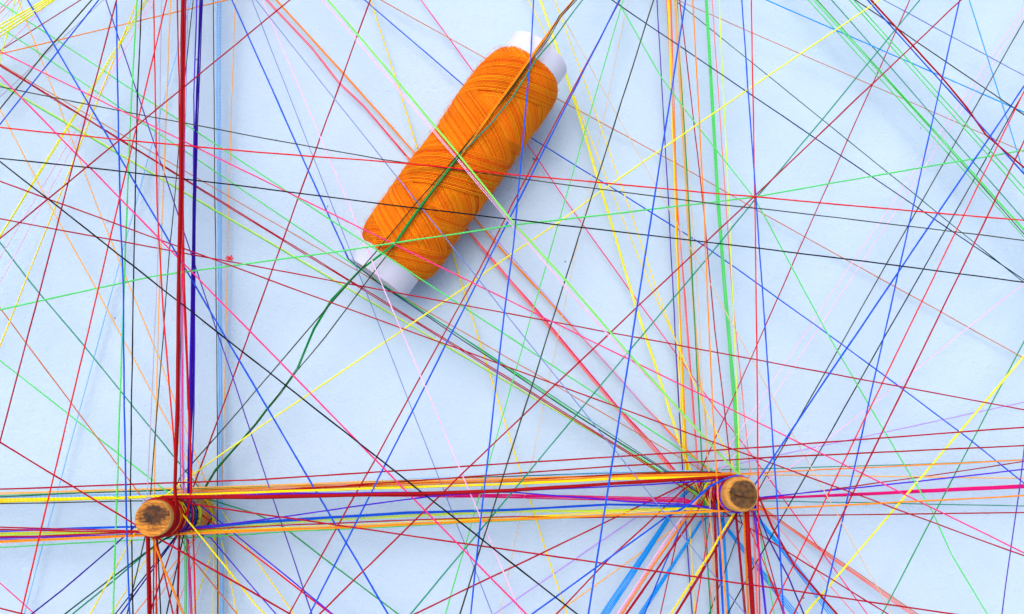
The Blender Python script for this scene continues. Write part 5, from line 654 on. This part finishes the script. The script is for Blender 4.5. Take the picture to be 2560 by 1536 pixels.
violet|0.0201|violet thread from lower right edge to right peg|6.843,-0.257,1.6;6.828,-0.418,1.6;6.863,-0.575,1.6;6.946,-0.712,1.6;7.068,-0.817,1.6;7.217,-0.878,1.6;7.377,-0.889,1.6;7.533,-0.849,1.6;8.315,-0.509,1.6;13.133,-0.039,1.6;27.264,1.465,1.6
darkred|0.017|dark red thread from lower right edge to right peg|6.86,-0.205,1.4;6.827,-0.362,1.4;6.845,-0.522,1.4;6.913,-0.668,1.4;7.023,-0.786,1.4;7.164,-0.863,1.4;7.322,-0.891,1.4;7.482,-0.869,1.4;8.649,-0.505,1.4;11.144,-0.199,1.4;14.102,0.193,1.4;27.371,2.156,1.4
ltorange|0.0159|-|7.642,0.012,1.6;7.501,0.089,1.6;7.342,0.118,1.6;7.183,0.096,1.6;7.039,0.025,1.6;6.924,-0.088,1.6;6.851,-0.232,1.6;6.827,-0.391,1.6;6.831,-0.97,1.6;6.911,-1.853,1.537;6.706,-14.704,0.604
beige|0.017|beige thread from edge below right peg to right peg|7.656,0.001,1.8;7.517,0.083,1.8;7.36,0.118,1.8;7.2,0.101,1.8;7.054,0.035,1.8;6.935,-0.074,1.8;6.857,-0.214,1.8;6.827,-0.373,1.8;6.811,-0.962,1.8;6.886,-1.895,1.699;6.93,-2.668,1.615;7.365,-14.647,0.305
salmon|0.0159|salmon thread from edge below right peg to right peg, first from left|7.162,0.089,2.2;7.32,0.118,2.2;7.48,0.096,2.2;7.624,0.025,2.2;7.739,-0.088,2.2;7.812,-0.231,2.2;7.837,-0.39,2.2;7.81,-0.549,2.2;7.674,-0.949,2.2;8.515,-14.545,0.21
salmon|0.0138|salmon thread from edge below right peg to right peg, first from right|6.886,-0.148,1.4;6.984,-0.02,1.4;7.117,0.071,1.4;7.271,0.115,1.4;7.432,0.108,1.4;7.583,0.052,1.4;7.708,-0.05,1.4;7.795,-0.185,1.4;8.209,-1.138,1.4;7.937,-14.74,1.4
red|0.017|red thread from edge below right peg to right peg, first from right|6.975,-0.029,1.6;7.105,0.065,1.6;7.259,0.113,1.6;7.42,0.111,1.6;7.572,0.058,1.6;7.699,-0.04,1.6;7.79,-0.173,1.6;7.833,-0.328,1.6;7.938,-1.236,1.6;12.433,-13.95,2.67
crimson|0.0159|-|7.535,0.076,1.2;7.67,-0.011,1.2;7.771,-0.137,1.2;8.41,-1.262,1.2;8.431,-1.712,1.234;8.528,-2.61,1.304;8.866,-3.598,1.387;11.952,-14.282,2.285
palepurple|0.0127|pale purple thread from right peg to middle of board|0.474,7.733,0.5;6.779,0.415,0.7;7.538,0.074,0.7;7.673,-0.014,0.7;7.773,-0.14,0.7
palepurple|0.012|-|-8.66,-1.09,0.7;-8.596,-1.237,0.7;-8.488,-1.357,0.7;-8.139,-1.64,0.7;-6.971,-14.691,0.7
palepurple|0.012|=|-8.661,-1.086,0.8;-8.598,-1.234,0.8;-8.491,-1.355,0.8;-8.152,-1.634,0.8;-7.049,-14.681,0.8
ltorange|0.0138|=|-7.921,-0.525,0.2;-7.796,-0.626,0.2;-7.708,-0.761,0.2;-7.382,-1.504,0.2;-6.829,-14.779,0.778
salmon|0.0117|=|-7.702,-0.776,0.5;-7.667,-0.933,0.5;-7.682,-1.093,0.5;-7.815,-1.598,0.5;-11.402,-14.325,1.092
salmon|0.0127|=|-7.667,-0.922,0.5;-7.679,-1.082,0.5;-7.741,-1.231,0.5;-8.028,-1.694,0.5;-14.378,-13.417,1.069
rose|0.017|rose red thread from top right edge to right peg|6.459,26.607,1.672;6.448,8.594,0.898;6.629,5.477,0.756;6.867,0.165,0.5;6.828,-0.348,0.5;6.842,-0.508,0.5;6.905,-0.656,0.5
palepink|0.0117|-|-9.969,24.963,0.04;-14.888,15.373,0.6;-20.254,4.91,2.997
salmon|0.0127|=|-9.045,24.383,0.8;-21.502,5.768,0.8
ygreen|0.0148|=|-12.812,25.936,0.04;-14.62,15.137,1;-16.772,2.29,2.254
ltorange|0.0138|pale orange thread from lower left edge to right peg, first from top|-24.446,-0.665,1;-6.25,-0.164,1;-3.476,-0.055,1;1.175,0.072,1;6.935,0.194,1;7.417,0.111,1;7.569,0.059,1;7.697,-0.038,1
ltgreen|0.0127|light green thread from lower left edge to right peg, first from top|-24.49,-0.782,0.845;-6.263,-0.204,0.936;-3.48,-0.138,0.95;1.177,0.052,0.973;6.933,0.161,1;7.382,0.116,1;7.538,0.075,1;7.672,-0.014,1
yellow|0.0138|yellow thread from lower left edge to left peg|-24.1,-1.649,1.099;-9.457,-1.381,1.5;-8.206,-1.468,1.5;-8.045,-1.454,1.5;-7.898,-1.39,1.5;-7.778,-1.282,1.5;-7.698,-1.143,1.5;-7.666,-0.985,1.5;-7.685,-0.825,1.5;-7.754,-0.68,1.5
pink|0.0138|pink thread from lower left edge to left peg|-23.965,-2.041,1.321;-9.032,-1.504,1.7;-8.151,-1.469,1.7;-7.993,-1.437,1.7;-7.853,-1.357,1.7;-7.746,-1.238,1.7;-7.681,-1.09,1.7;-7.667,-0.93,1.7;-7.703,-0.773,1.7;-7.787,-0.636,1.7
palepink|0.0117|pale pink thread from top left edge to left peg|-10.561,26.299,0.836;-9.34,11.943,0.92;-9.068,8.337,0.942;-8.882,5.708,0.959;-8.577,2.027,0.984;-8.383,-0.195,1;-8.633,-0.761,1;-8.673,-0.916,1;-8.663,-1.077,1"""
prev = None; LV, LF, LU, LM, names = [], [], [], [], {}
for row in THREADS.split('\n'):
    col, r, lab, ps = row.split('|')
    if lab == '=': lab = prev
    prev = lab
    P = [Vector([float(v) for v in q.split(',')]) for q in ps.split(';')]
    r = float(r)
    pts = resample(P, .55, .012)
    V, F, U = [], [], []; tube(pts, r, V, F, U, 6)
    # stray fibres
    for i in range(int(len(pts)*.35)):
        q = random.choice(pts[1:-1] if len(pts) > 2 else pts); d = Vector((random.uniform(-1, 1), random.uniform(-1, 1), random.uniform(-.3, .6))).normalized()
        tube([q, q+d*.05, q+d*.09+Vector((random.uniform(-.03, .03), random.uniform(-.03, .03), 0))], .0022, V, F, U, 3, cap=False)
    if lab == '-':
        names.setdefault(col, len(names)); base = len(LV); LV += V; LF += [tuple(i+base for i in f) for f in F]; LU += U; LM += [names[col]]*len(F)
        continue
    o = mesh_obj('thread', V, F, MAT[col], None, U)
    if 'bundle strand' in lab: tag(o, lab, 'thread', 'strands of one bundle: ' + lab.replace('bundle strand', 'bundle'))
    else: tag(o, lab, 'thread', 'single threads strung across the board')

keys = sorted(names, key=names.get)
o = mesh_obj('thread_strands', LV, LF, MAT[keys[0]], None, LU)
for k_ in keys[1:]: o.data.materials.append(MAT[k_])
o.data.polygons.foreach_set('material_index', LM)
tag(o, 'remaining short and fine coloured strands mixed in among the larger threads', 'threads', None, 'stuff')

# small snags of loose fibre caught on the threads
def snag(c, col, r, n_, label):
    V, F, U = [], [], []
    for i in range(n_):
        a = random.uniform(0, 6.28); p = [Vector(c)]
        for k_ in range(5):
            a += random.uniform(-1, 1); p.append(p[-1]+Vector((math.cos(a)*1.2, math.sin(a), random.uniform(-.3, .4)))*r)
        tube(p, .008, V, F, U, 4)
    tag(mesh_obj('thread_snag', V, F, MAT[col], None, U), label, 'thread tuft')
snag((-7.04348, 6.26009, 2.40000), 'red', .022, 22, 'small red fibre tuft caught where two crimson threads cross right of left bundles')
snag((1.92290, 10.05018, 0.90000), 'olive', .018, 12, 'tiny dark fibre tuft close to the right side of the orange spool')
snag((-8.46129, -0.50095, 3.30000), 'lilac', .03, 12, 'whitish fibre knot on the upper rim of the left peg')
